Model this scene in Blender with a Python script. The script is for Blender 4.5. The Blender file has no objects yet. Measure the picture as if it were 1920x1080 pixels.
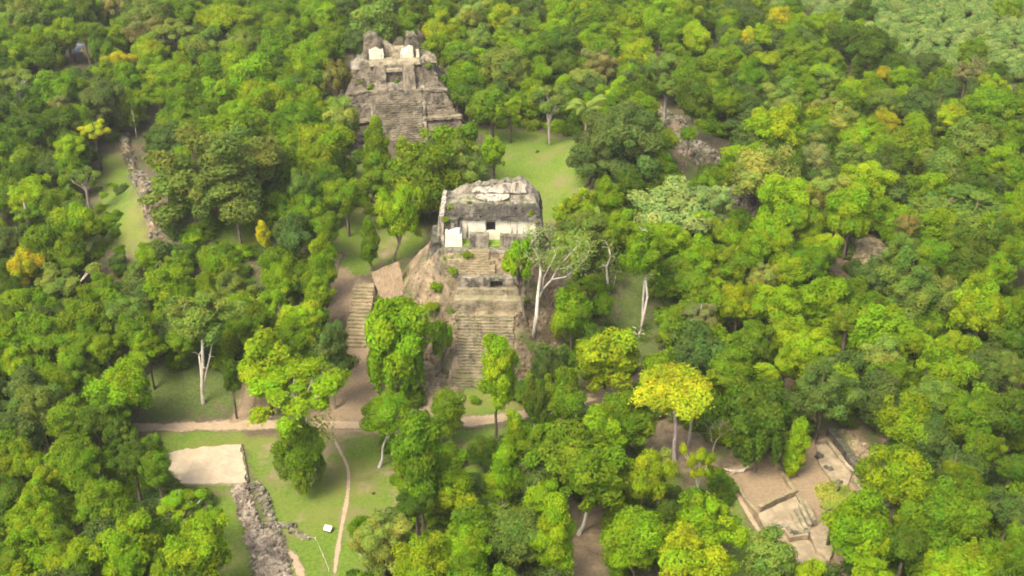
import bpy, bmesh, math, random
import numpy as np
from mathutils import Vector, noise as mnoise

R = math.radians
SC = bpy.context.scene
COL = SC.collection

# ------------------------------------------------------------------ camera, sky, sun, exposure
F_PX, PITCH, CAM_H = 2200.0, math.atan(1290 / 2200), 113.0
cam_d = bpy.data.cameras.new('camera')
cam_d.sensor_width = 36.0
cam_d.lens = 36.0 * F_PX / 1920
cam_d.clip_start, cam_d.clip_end = 1.0, 12000.0
cam = bpy.data.objects.new('camera', cam_d)
cam.location = (0, 0, CAM_H)
cam.rotation_euler = (math.pi / 2 - PITCH, 0, 0)
COL.objects.link(cam)
SC.camera = cam

SUN_EL, SUN_AZ = 56.0, 222.0          # azimuth clockwise from +Y: light comes from behind the camera, left
world = bpy.data.worlds.new('World')
SC.world = world
world.use_nodes = True
wn, wl = world.node_tree.nodes, world.node_tree.links
wn.clear()
sky = wn.new('ShaderNodeTexSky')
sky.sky_type = 'NISHITA'
sky.sun_disc = False
sky.sun_elevation = R(SUN_EL)
sky.sun_rotation = R(SUN_AZ)
sky.air_density, sky.dust_density, sky.ozone_density = 0.7, 6.0, 0.6
bg = wn.new('ShaderNodeBackground')
bg.inputs['Strength'].default_value = 0.15
wo = wn.new('ShaderNodeOutputWorld')
wl.new(sky.outputs[0], bg.inputs[0])
wl.new(bg.outputs[0], wo.inputs[0])

sun_d = bpy.data.lights.new('sun', 'SUN')
sun_d.energy = 1.5
sun_d.angle = R(22)
sun_d.color = (1.0, 0.91, 0.72)
sun = bpy.data.objects.new('sun', sun_d)
_dir = Vector((math.sin(R(SUN_AZ)) * math.cos(R(SUN_EL)), math.cos(R(SUN_AZ)) * math.cos(R(SUN_EL)), math.sin(R(SUN_EL))))
sun.rotation_euler = (-_dir).to_track_quat('-Z', 'Y').to_euler()
sun.location = (-60, 0, 200)
COL.objects.link(sun)

SC.view_settings.view_transform = 'Standard'
SC.view_settings.look = 'None'
SC.view_settings.exposure = 1.55
SC.view_settings.gamma = 1.0
SC.view_settings.use_curve_mapping = False
SC.render.engine = 'CYCLES'
SC.cycles.max_bounces = 4
SC.cycles.diffuse_bounces = 2
SC.cycles.transmission_bounces = 2
SC.cycles.transparent_max_bounces = 6
SC.cycles.glossy_bounces = 1
SC.cycles.volume_bounces = 0
SC.cycles.use_denoising = True
SC.cycles.filter_width = 1.9
SC.cycles.adaptive_threshold = 0.03
SC.cycles.denoising_prefilter = 'NONE'

# ------------------------------------------------------------------ pixels of the photograph <-> the place
cP, sP = math.cos(PITCH), math.sin(PITCH)
def un(px, py, z=0.0):
    x, y = (px - 960) / F_PX, (540 - py) / F_PX
    dy, dz = cP + y * sP, -sP + y * cP
    t = (z - CAM_H) / dz
    return np.array((x * t, dy * t, z))
def pr(X, Y, Z):
    dep = Y * cP - (Z - CAM_H) * sP
    return 960 + F_PX * X / dep, 540 - F_PX * (Y * sP + (Z - CAM_H) * cP) / dep, F_PX / dep
def sst(t):
    t = np.clip(t, 0, 1)
    return t * t * (3 - 2 * t)

# cheap smooth value noise in numpy
_rt = np.random.RandomState(5).rand(256, 256)
def vn(x, y, s=1.0, o=0):
    x = np.asarray(x, float) * s + 37.7 + o * 11.3
    y = np.asarray(y, float) * s + 91.1 + o * 5.7
    xi, yi = np.floor(x).astype(int), np.floor(y).astype(int)
    fx, fy = sst(x - xi), sst(y - yi)
    g = lambda a, b: _rt[a & 255, b & 255]
    return ((g(xi, yi) * (1 - fx) + g(xi + 1, yi) * fx) * (1 - fy) + (g(xi, yi + 1) * (1 - fx) + g(xi + 1, yi + 1) * fx) * fy)

MOUNDS = []                                            # x, y, rx, ry, h
def terrain(x, y):
    x, y = np.asarray(x, float), np.asarray(y, float)
    edge = 173 + 5 * (vn(x, 0, 0.03, 3) - .5) + 0.0006 * x * x
    side = 1 - 0.55 * sst((np.abs(x) - 55) / 40)
    h = 6.0 * side * sst((y - edge) / 15)
    far = sst((y - 500) / 600)
    h = h * (1 - far)
    for mx, my, rx, ry, mh in MOUNDS:
        d = np.sqrt(((x - mx) / rx) ** 2 + ((y - my) / ry) ** 2)
        h = h + mh * sst(1.15 - d)
    h = h + (vn(x, y, 0.05) - .5) * 0.5 * (1 - far)
    return h
def ung(px, py):
    z = 0.0
    for _ in range(8):
        p = un(px, py, z)
        z = float(terrain(p[0], p[1])) * .7 + z * .3
    p = un(px, py, z)
    return np.array((p[0], p[1], float(terrain(p[0], p[1]))))
def _m(px, py, rx, ry, h):
    p = un(px, py, 6)
    MOUNDS.append((p[0], p[1], rx, ry, h))
_m(345, 395, 24, 24, 8.0)
_m(1235, 330, 30, 26, 9.0)
_m(330, 640, 26, 13, 3.0)

# ------------------------------------------------------------------ object helpers
def tag(o, label=None, cat=None, group=None, kind=None):
    if label: o['label'] = label
    if cat: o['category'] = cat
    if group: o['group'] = group
    if kind: o['kind'] = kind
    return o
def empty(name, loc=(0, 0, 0), rz=0.0, label=None, cat=None, group=None):
    o = bpy.data.objects.new(name, None)
    o.empty_display_size = 0.5
    o.location = loc
    o.rotation_euler = (0, 0, rz)
    COL.objects.link(o)
    return tag(o, label, cat, group)
def link(name, me, mat=None, parent=None, kind=None, color=None):
    if mat is not None and not me.materials:
        me.materials.append(mat)
    o = bpy.data.objects.new(name, me)
    COL.objects.link(o)
    if parent is not None: o.parent = parent
    if kind: o['kind'] = kind
    if color is not None: o.color = (*color, 1.0)
    return o
def np_mesh(name, V, Q, mat=None, tint=None, smooth=False):
    """V (n,3), Q (m,3|4) -> mesh; tint (n,3) per vertex colour"""
    V = np.ascontiguousarray(V, np.float32); Q = np.ascontiguousarray(Q, np.int32)
    me = bpy.data.meshes.new(name)
    k = Q.shape[1]
    me.vertices.add(len(V)); me.vertices.foreach_set('co', V.ravel())
    me.loops.add(Q.size); me.loops.foreach_set('vertex_index', Q.ravel())
    me.polygons.add(len(Q))
    me.polygons.foreach_set('loop_start', np.arange(0, Q.size, k, dtype=np.int32))
    me.polygons.foreach_set('loop_total', np.full(len(Q), k, np.int32))
    if smooth: me.polygons.foreach_set('use_smooth', np.ones(len(Q), bool))
    if tint is not None:
        a = me.attributes.new('tint', 'FLOAT_COLOR', 'POINT')
        a.data.foreach_set('color', np.concatenate([tint, np.ones((len(V), 1))], 1).astype(np.float32).ravel())
    me.update(calc_edges=True)
    if mat is not None: me.materials.append(mat)
    return me

def n3(p, s, o=0.0):
    return mnoise.noise(Vector((p[0] * s + o, p[1] * s + o * 1.7, p[2] * s - o)))

class MB:
    """collects shapes, then builds ONE mesh object"""
    def __init__(self): self.v, self.f = [], []
    def add(self, vs, fs):
        b = len(self.v); self.v += [tuple(p) for p in vs]; self.f += [tuple(b + i for i in f) for f in fs]
    def hexa(self, p):                                   # p: 4 bottom (ccw) + 4 top
        self.add(p, [(3, 2, 1, 0), (4, 5, 6, 7), (0, 1, 5, 4), (1, 2, 6, 5), (2, 3, 7, 6), (3, 0, 4, 7)])
    def box(self, x0, x1, y0, y1, z0, z1):
        self.hexa([(x0, y0, z0), (x1, y0, z0), (x1, y1, z0), (x0, y1, z0), (x0, y0, z1), (x1, y0, z1), (x1, y1, z1), (x0, y1, z1)])
    def rough(self, p, step=0.6, amp=0.12, freq=0.7, seed=0.0, top=None):
        """hexahedron with gridded, worn faces; top(x,y)->dz cuts the upper silhouette"""
        P = [Vector(q) for q in p]
        def tri(a, b, c):
            q = ((P[0] * (1 - a) + P[1] * a) * (1 - b) + (P[3] * (1 - a) + P[2] * a) * b)
            t = ((P[4] * (1 - a) + P[5] * a) * (1 - b) + (P[7] * (1 - a) + P[6] * a) * b)
            w = q * (1 - c) + t * c
            if top is not None: w.z += c * top(w.x, w.y)
            d = Vector((n3(w, freq, 3.1 + seed), n3(w, freq, 17.3 + seed), n3(w, freq, 41.9 + seed) * .7))
            d += 0.5 * Vector((n3(w, freq * 3, 7 + seed), n3(w, freq * 3, 19 + seed), n3(w, freq * 3, 33 + seed)))
            return w + d * amp
        ln = [max((P[1] - P[0]).length, (P[5] - P[4]).length), max((P[3] - P[0]).length, (P[7] - P[4]).length), max((P[4] - P[0]).length, (P[6] - P[2]).length)]
        n = [max(1, min(60, int(round(l / step)))) for l in ln]
        idx = {}
        vs, fs = [], []
        def vid(i, j, k):
            if (i, j, k) not in idx:
                idx[(i, j, k)] = len(vs); vs.append(tri(i / n[0], j / n[1], k / n[2]))
            return idx[(i, j, k)]
        for i in range(n[0]):
            for j in range(n[1]):
                fs.append((vid(i, j, n[2]), vid(i + 1, j, n[2]), vid(i + 1, j + 1, n[2]), vid(i, j + 1, n[2])))
                fs.append((vid(i, j + 1, 0), vid(i + 1, j + 1, 0), vid(i + 1, j, 0), vid(i, j, 0)))
        for i in range(n[0]):
            for k in range(n[2]):
                fs.append((vid(i, 0, k), vid(i + 1, 0, k), vid(i + 1, 0, k + 1), vid(i, 0, k + 1)))
                fs.append((vid(i + 1, n[1], k), vid(i, n[1], k), vid(i, n[1], k + 1), vid(i + 1, n[1], k + 1)))
        for j in range(n[1]):
            for k in range(n[2]):
                fs.append((vid(0, j + 1, k), vid(0, j, k), vid(0, j, k + 1), vid(0, j + 1, k + 1)))
                fs.append((vid(n[0], j, k), vid(n[0], j + 1, k), vid(n[0], j + 1, k + 1), vid(n[0], j, k + 1)))
        self.add(vs, fs)
    def rbox(self, x0, x1, y0, y1, z0, z1, bat=0.0, bats=None, **k):
        """worn box; bat = inward lean of all four sides"""
        b = bats or (bat, bat, bat, bat)                  # left, right, front, back
        self.rough([(x0, y0, z0), (x1, y0, z0), (x1, y1, z0), (x0, y1, z0),
                    (x0 + b[0], y0 + b[2], z1), (x1 - b[1], y0 + b[2], z1), (x1 - b[1], y1 - b[3], z1), (x0 + b[0], y1 - b[3], z1)], **k)
    def tube(self, pts, rads, n=7):
        pts = [Vector(p) for p in pts]
        b0 = len(self.v)
        for i, (p, r) in enumerate(zip(pts, rads)):
            t = (pts[min(i + 1, len(pts) - 1)] - pts[max(i - 1, 0)]).normalized()
            a = t.orthogonal().normalized() if abs(t.z) < .95 else Vector((1, 0, 0)).cross(t).normalized()
            c = t.cross(a)
            for k in range(n):
                g = 2 * math.pi * k / n
                self.v.append(tuple(p + (a * math.cos(g) + c * math.sin(g)) * r))
        for i in range(len(pts) - 1):
            for k in range(n):
                a, b = b0 + i * n + k, b0 + i * n + (k + 1) % n
                self.f.append((a, b, b + n, a + n))
        self.f.append(tuple(b0 + (len(pts) - 1) * n + k for k in range(n)))
        self.f.append(tuple(b0 + k for k in reversed(range(n))))
    def stone(self, c, sx, sy, sz, rng, rz=None, tilt=.15):
        a = rng.uniform(0, 6.28) if rz is None else rz
        ca, sa = math.cos(a), math.sin(a)
        tx, ty = rng.uniform(-tilt, tilt), rng.uniform(-tilt, tilt)
        p = []
        for z in (-1, 1):
            for x, y in ((-1, -1), (1, -1), (1, 1), (-1, 1)):
                k = .82 if z > 0 else 1
                X, Y, Z = x * sx * k * rng.uniform(.8, 1.1), y * sy * k * rng.uniform(.8, 1.1), z * sz * rng.uniform(.8, 1.1)
                Z += X * tx + Y * ty
                p.append((c[0] + X * ca - Y * sa, c[1] + X * sa + Y * ca, c[2] + Z))
        self.hexa(p)
    def mesh(self, name, mat=None, smooth=False):
        me = bpy.data.meshes.new(name)
        me.from_pydata(self.v, [], self.f); me.update()
        if smooth: me.polygons.foreach_set('use_smooth', np.ones(len(me.polygons), bool))
        if mat is not None: me.materials.append(mat)
        return me
    def build(self, name, mat=None, parent=None, kind=None, smooth=False):
        return link(name, self.mesh(name, mat, smooth), None, parent, kind)

# ------------------------------------------------------------------ materials
def new_mat(name):
    m = bpy.data.materials.new(name); m.use_nodes = True
    nt = m.node_tree
    b = nt.nodes['Principled BSDF']
    b.inputs['Specular IOR Level'].default_value = 0.2
    b.inputs['Roughness'].default_value = 0.9
    return m, nt, b
def N(nt, t, **k):
    n = nt.nodes.new(t)
    for a, v in k.items(): setattr(n, a, v)
    return n
def mixc(nt, fac, a, b, mode='MIX'):
    m = N(nt, 'ShaderNodeMix', data_type='RGBA', blend_type=mode)
    for s, v in ((0, fac), (6, a), (7, b)):
        if isinstance(v, (int, float)): m.inputs[s].default_value = v
        elif isinstance(v, tuple): m.inputs[s].default_value = (*v, 1)
        else: nt.links.new(v, m.inputs[s])
    return m.outputs[2]
def ramp(nt, val, lo, hi):
    m = N(nt, 'ShaderNodeMapRange', interpolation_type='SMOOTHSTEP')
    m.inputs[1].default_value, m.inputs[2].default_value = lo, hi
    nt.links.new(val, m.inputs[0])
    return m.outputs[0]
def noisen(nt, vec, scale, detail=5, rough=.6, dist=0.0):
    n = N(nt, 'ShaderNodeTexNoise')
    n.inputs['Scale'].default_value, n.inputs['Detail'].default_value = scale, detail
    n.inputs['Roughness'].default_value, n.inputs['Distortion'].default_value = rough, dist
    if vec is not None: nt.links.new(vec, n.inputs['Vector'])
    return n.outputs['Fac']
def mapv(nt, vec, sc):
    m = N(nt, 'ShaderNodeMapping'); m.inputs['Scale'].default_value = sc
    nt.links.new(vec, m.inputs['Vector'])
    return m.outputs[0]
def bump(nt, b, h, strength, dist):
    n = N(nt, 'ShaderNodeBump'); n.inputs['Strength'].default_value, n.inputs['Distance'].default_value = strength, dist
    nt.links.new(h, n.inputs['Height']); nt.links.new(n.outputs[0], b.inputs['Normal'])
def geo_pos(nt): return N(nt, 'ShaderNodeNewGeometry').outputs['Position']
def up_fac(nt, lo=.6, hi=.95):
    g = N(nt, 'ShaderNodeNewGeometry'); s = N(nt, 'ShaderNodeSeparateXYZ')
    nt.links.new(g.outputs['True Normal'], s.inputs[0])
    return ramp(nt, s.outputs[2], lo, hi)
def mulv(nt, a, b):
    m = N(nt, 'ShaderNodeMath', operation='MULTIPLY')
    for i, v in enumerate((a, b)):
        if isinstance(v, (int, float)): m.inputs[i].default_value = v
        else: nt.links.new(v, m.inputs[i])
    return m.outputs[0]

def stone_mat(name, pale, mid, dark, dark_lo=.42, dark_hi=.62, streak=0.5, course=0.35, moss=0.0, moss_col=(.10, .14, .03), fleck=.5):
    """weathered limestone: pale/mid patches, dark lichen in patches and vertical runs, shallow courses"""
    m, nt, b = new_mat(name)
    p = geo_pos(nt)
    a = mixc(nt, ramp(nt, noisen(nt, p, .55, 6, .65), .4, .62), mid, pale)
    a = mixc(nt, mulv(nt, ramp(nt, noisen(nt, p, 2.6, 4, .7), .5, .68), fleck), a, tuple(c * .55 for c in mid))
    run = noisen(nt, mapv(nt, p, (1.6, 1.6, .16)), 1.0, 5, .7)
    blot = noisen(nt, p, .32, 6, .72, .6)
    mm = N(nt, 'ShaderNodeMix', data_type='FLOAT'); mm.inputs[0].default_value = streak
    nt.links.new(blot, mm.inputs[2]); nt.links.new(run, mm.inputs[3])
    a = mixc(nt, ramp(nt, mm.outputs[0], dark_lo, dark_hi), a, dark)
    if moss > 0:
        a = mixc(nt, mulv(nt, mulv(nt, up_fac(nt), ramp(nt, noisen(nt, p, .45, 5, .65, .4), .38, .6)), moss), a, moss_col)
    nt.links.new(a, b.inputs['Base Color'])
    sx = N(nt, 'ShaderNodeSeparateXYZ'); nt.links.new(p, sx.inputs[0])
    br = N(nt, 'ShaderNodeTexBrick'); br.inputs['Scale'].default_value = 1.0
    br.inputs['Brick Width'].default_value, br.inputs['Row Height'].default_value, br.inputs['Mortar Size'].default_value = .7, course, .035
    br.inputs['Mortar Smooth'].default_value = .6
    cb = N(nt, 'ShaderNodeCombineXYZ')
    ad = N(nt, 'ShaderNodeMath', operation='ADD'); nt.links.new(sx.outputs[0], ad.inputs[0]); nt.links.new(sx.outputs[1], ad.inputs[1])
    nt.links.new(ad.outputs[0], cb.inputs[0]); nt.links.new(sx.outputs[2], cb.inputs[1])
    nt.links.new(cb.outputs[0], br.inputs['Vector'])
    h = N(nt, 'ShaderNodeMath', operation='SUBTRACT')
    nt.links.new(noisen(nt, p, 3.0, 6, .7), h.inputs[0]); nt.links.new(mulv(nt, br.outputs['Fac'], .6), h.inputs[1])
    bump(nt, b, h.outputs[0], .7, .18)
    return m
M = {}
M['stone'] = stone_mat('weathered_limestone', (0.306, 0.271, 0.205), (0.184, 0.157, 0.113), (0.052, 0.047, 0.038), .43, .60, .45, moss=.35)
M['stone_dark'] = stone_mat('lichen_limestone', (0.211, 0.187, 0.142), (0.100, 0.086, 0.064), (0.039, 0.037, 0.030), .36, .58, .5, moss=.2)
M['stone_pale'] = stone_mat('pale_limestone', (0.356, 0.307, 0.201), (0.236, 0.198, 0.125), (0.104, 0.087, 0.058), .46, .66, .4, moss=.25)
M['plaster'] = stone_mat('lime_plaster', (0.712, 0.669, 0.533), (0.608, 0.539, 0.388), (0.103, 0.089, 0.064), .535, .63, .85, fleck=.25)
M['step'] = stone_mat('worn_step_stone', (0.306, 0.259, 0.165), (0.202, 0.169, 0.103), (0.088, 0.077, 0.051), .45, .64, .3, moss=.5, moss_col=(.15, .16, .05))
M['tan'] = stone_mat('tan_masonry', (0.322, 0.258, 0.156), (0.221, 0.175, 0.103), (0.117, 0.096, 0.058), .48, .68, .2, moss=.3, moss_col=(.14, .17, .05))
M['rubble'] = stone_mat('rubble_core', (0.281, 0.218, 0.131), (0.169, 0.128, 0.075), (0.078, 0.062, 0.038), .44, .62, .15, moss=.0, fleck=.8)
_nt = M['rubble'].node_tree; _b = _nt.nodes['Principled BSDF']
_c = _b.inputs['Base Color'].links[0].from_socket
_nt.links.new(mixc(_nt, ramp(_nt, noisen(_nt, geo_pos(_nt), .22, 6, .7, .5), .5, .62), _c, (.105, .125, .035)), _b.inputs['Base Color'])
M['causeway'] = stone_mat('causeway_stone', (.37, .315, .235), (.22, .18, .128), (.085, .072, .053), .46, .62, .1, fleck=.6)
M['sand'] = stone_mat('pale_sand_floor', (0.408, 0.342, 0.228), (0.354, 0.291, 0.190), (0.340, 0.276, 0.174), .52, .72, .0, fleck=.4)
M['far_stone'] = stone_mat('old_pyramid_stone', (0.215, 0.181, 0.123), (0.122, 0.102, 0.068), (0.049, 0.043, 0.032), .46, .60, .35, moss=.3)
M['far_step'] = stone_mat('old_step_stone', (0.264, 0.223, 0.152), (0.163, 0.136, 0.091), (0.076, 0.065, 0.047), .44, .60, .2, moss=.2)
M['stucco_worn'] = stone_mat('worn_stucco', (0.382, 0.355, 0.283), (0.300, 0.266, 0.195), (.10, .088, .066), .49, .60, .7, fleck=.4)
M['floor_tan'] = stone_mat('earth_paving', (0.328, 0.268, 0.168), (0.242, 0.194, 0.119), (0.172, 0.137, 0.084), .46, .72, .0, fleck=.3)

def flat_mat(name, c1, c2, scale, rough=.9, bs=.4, bd=.05, stretch=(1, 1, 1), lo=.35, hi=.65):
    m, nt, b = new_mat(name)
    p = N(nt, 'ShaderNodeTexCoord').outputs['Object']
    v = mapv(nt, p, stretch)
    f = noisen(nt, v, scale, 6, .65)
    a = mixc(nt, ramp(nt, f, lo, hi), c1, c2)
    a = mixc(nt, mulv(nt, ramp(nt, noisen(nt, p, scale * .2, 4, .6), .45, .7), .45), a, tuple(c * .7 for c in c1))
    nt.links.new(a, b.inputs['Base Color'])
    b.inputs['Roughness'].default_value = rough
    bump(nt, b, f, bs, bd)
    return m
M['thatch'] = flat_mat('brown_palm_thatch', (.14, .10, .055), (.27, .20, .12), 2.2, stretch=(3, .5, .5), bs=.9, bd=.15)
M['thatch_pale'] = flat_mat('bleached_palm_thatch', (.50, .415, .30), (.66, .56, .42), 2.0, stretch=(3, .5, .5), bs=.7, bd=.1)
M['wood'] = flat_mat('grey_pole_wood', (.16, .12, .085), (.27, .21, .15), 3, stretch=(2, 2, .3))
M['metal'] = flat_mat('zinc_sheet', (.20, .215, .24), (.28, .30, .33), 1.2, rough=.5, bs=.15)
M['whitewash'] = flat_mat('whitewash', (.26, .23, .19), (.36, .33, .28), 1.5, bs=.2)
M['board'] = flat_mat('white_board', (.50, .49, .45), (.58, .57, .53), 2, rough=.6, bs=.05)
M['black'] = flat_mat('board_print', (.05, .05, .05), (.09, .09, .09), 8, bs=.05)
M['opening'] = flat_mat('opening_shade_plaster', (.16, .14, .11), (.24, .21, .17), 1.5)  # darker plaster tone: dimness of room and niche put into the colour
M['rope'] = flat_mat('pale_rope', (.55, .50, .36), (.66, .60, .45), 4)

def bark_mat():
    m, nt, b = new_mat('tree_bark')
    oi = N(nt, 'ShaderNodeObjectInfo')
    p = geo_pos(nt)
    f = noisen(nt, mapv(nt, p, (2.5, 2.5, .5)), 1.6, 5, .65)
    a = mixc(nt, ramp(nt, f, .35, .7), (.55, .5, .45), (1.1, 1.08, 1.02))
    nt.links.new(mixc(nt, 1.0, oi.outputs['Color'], a, 'MULTIPLY'), b.inputs['Base Color'])
    bump(nt, b, f, .5, .06)
    return m
M['bark'] = bark_mat()
def leaf_mat(fixed=None, name='broad_leaf'):
    m, nt, b = new_mat(name)
    oi = N(nt, 'ShaderNodeObjectInfo')
    at = N(nt, 'ShaderNodeAttribute', attribute_name='tint')
    c = mixc(nt, 1.0, oi.outputs['Color'] if fixed is None else fixed, at.outputs['Color'], 'MULTIPLY')
    f = noisen(nt, geo_pos(nt), .22, 3, .5)
    c = mixc(nt, ramp(nt, f, .3, .7), mixc(nt, 1.0, c, (.86, .92, .9), 'MULTIPLY'), mixc(nt, 1.0, c, (1.14, 1.06, 1.0), 'MULTIPLY'))
    nt.links.new(c, b.inputs['Base Color'])
    b.inputs['Roughness'].default_value = .7
    b.inputs['Specular IOR Level'].default_value = .04
    tr = N(nt, 'ShaderNodeBsdfTranslucent')
    nt.links.new(mixc(nt, 1.0, c, (1.25, 1.15, .55), 'MULTIPLY'), tr.inputs['Color'])
    mx = N(nt, 'ShaderNodeMixShader'); mx.inputs[0].default_value = .40
    out = nt.nodes['Material Output']
    nt.links.new(b.outputs[0], mx.inputs[1]); nt.links.new(tr.outputs[0], mx.inputs[2]); nt.links.new(mx.outputs[0], out.inputs[0])
    return m
M['leaf'] = leaf_mat()

def ground_mat(name):
    m, nt, b = new_mat(name)
    p = geo_pos(nt)
    at = N(nt, 'ShaderNodeAttribute', attribute_name='tint')      # r grass, g bare earth, b moss
    s = N(nt, 'ShaderNodeSeparateColor'); nt.links.new(at.outputs['Color'], s.inputs[0])
    big, mid, fine = noisen(nt, p, .06, 5, .6), noisen(nt, p, .35, 6, .65), noisen(nt, p, 2.2, 5, .7)
    def edge(chan):                                                # ragged borders between ground covers
        a = N(nt, 'ShaderNodeMath', operation='MULTIPLY_ADD'); nt.links.new(mid, a.inputs[0]); a.inputs[1].default_value = .9
        nt.links.new(chan, a.inputs[2])
        return ramp(nt, a.outputs[0], .72, 1.12)
    litter = mixc(nt, ramp(nt, fine, .35, .65), (.060, .045, .028), (.13, .095, .062))
    litter = mixc(nt, ramp(nt, mid, .42, .6), litter, (.050, .068, .018))
    moss = mixc(nt, ramp(nt, fine, .3, .7), (.045, .075, .014), (.10, .125, .030))
    a = mixc(nt, edge(s.outputs[2]), litter, moss)
    g1 = mixc(nt, ramp(nt, fine, .3, .7), (.058, .108, .009), (.120, .178, .018))
    g1 = mixc(nt, ramp(nt, big, .45, .68), g1, (.14, .15, .034))
    g1 = mixc(nt, mulv(nt, ramp(nt, mid, .58, .78), .5), g1, (.16, .135, .06))
    pat = noisen(nt, p, .13, 6, .7, .5)
    g1 = mixc(nt, mulv(nt, ramp(nt, pat, .50, .64), .65), g1, (.15, .125, .058))
    g1 = mixc(nt, mulv(nt, ramp(nt, noisen(nt, p, .21, 5, .65), .56, .7), .6), g1, (.06, .105, .012))
    a = mixc(nt, edge(s.outputs[0]), a, g1)
    d1 = mixc(nt, ramp(nt, fine, .3, .7), (.175, .129, .074), (.25, .187, .112))
    d1 = mixc(nt, mulv(nt, ramp(nt, mid, .5, .75), .5), d1, (.25, .185, .12))
    a = mixc(nt, edge(s.outputs[1]), a, d1)
    nt.links.new(a, b.inputs['Base Color'])
    bump(nt, b, fine, .6, .12)
    return m
M['ground'] = ground_mat('forest_ground')
def path_mat(name, c1, c2, c3):
    m, nt, b = new_mat(name)
    p = geo_pos(nt)
    at = N(nt, 'ShaderNodeAttribute', attribute_name='tint')       # r: 1 in the middle, 0 at the border; g: wheel track
    s = N(nt, 'ShaderNodeSeparateColor'); nt.links.new(at.outputs['Color'], s.inputs[0])
    mid, fine = noisen(nt, p, .5, 5, .65), noisen(nt, p, 2.6, 5, .7)
    a = mixc(nt, ramp(nt, fine, .3, .7), c1, c2)
    a = mixc(nt, mulv(nt, ramp(nt, mid, .45, .7), .6), a, c3)
    nt.links.new(a, b.inputs['Base Color'])
    bump(nt, b, fine, .6, .08)
    t = N(nt, 'ShaderNodeBsdfTransparent')
    mx = N(nt, 'ShaderNodeMixShader')
    e = N(nt, 'ShaderNodeMath', operation='MULTIPLY_ADD'); nt.links.new(noisen(nt, p, .9, 6, .7), e.inputs[0]); e.inputs[1].default_value = .85
    nt.links.new(mulv(nt, s.outputs[0], 1.0), e.inputs[2])
    nt.links.new(ramp(nt, e.outputs[0], .58, 1.08), mx.inputs[0])
    nt.links.new(t.outputs[0], mx.inputs[1]); nt.links.new(b.outputs[0], mx.inputs[2])
    nt.links.new(mx.outputs[0], nt.nodes['Material Output'].inputs[0])
    return m
M['path'] = path_mat('trodden_earth', (.20, .147, .085), (.28, .21, .128), (.15, .11, .062))
M['road'] = path_mat('pale_track', (.27, .205, .125), (.355, .275, .172), (.19, .143, .083))

# ------------------------------------------------------------------ ground sheet
GRASS, DIRT, MOSS = 0, 1, 2
def poly_w(pts, X, Y, soft):
    """soft inside-weight of a world polygon on points X,Y"""
    P = np.array(pts)[:, :2]
    inside = np.zeros(X.shape, bool); d2 = np.full(X.shape, 1e9)
    for i in range(len(P)):
        (x0, y0), (x1, y1) = P[i], P[(i + 1) % len(P)]
        c = ((y0 > Y) != (y1 > Y)) & (X < (x1 - x0) * (Y - y0) / ((y1 - y0) if y1 != y0 else 1e-9) + x0)
        inside ^= c
        L = (x1 - x0) ** 2 + (y1 - y0) ** 2 + 1e-9
        t = np.clip(((X - x0) * (x1 - x0) + (Y - y0) * (y1 - y0)) / L, 0, 1)
        d2 = np.minimum(d2, (X - x0 - t * (x1 - x0)) ** 2 + (Y - y0 - t * (y1 - y0)) ** 2)
    sd = np.where(inside, 1, -1) * np.sqrt(d2)
    return sst(sd / soft * .5 + .5)
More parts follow.
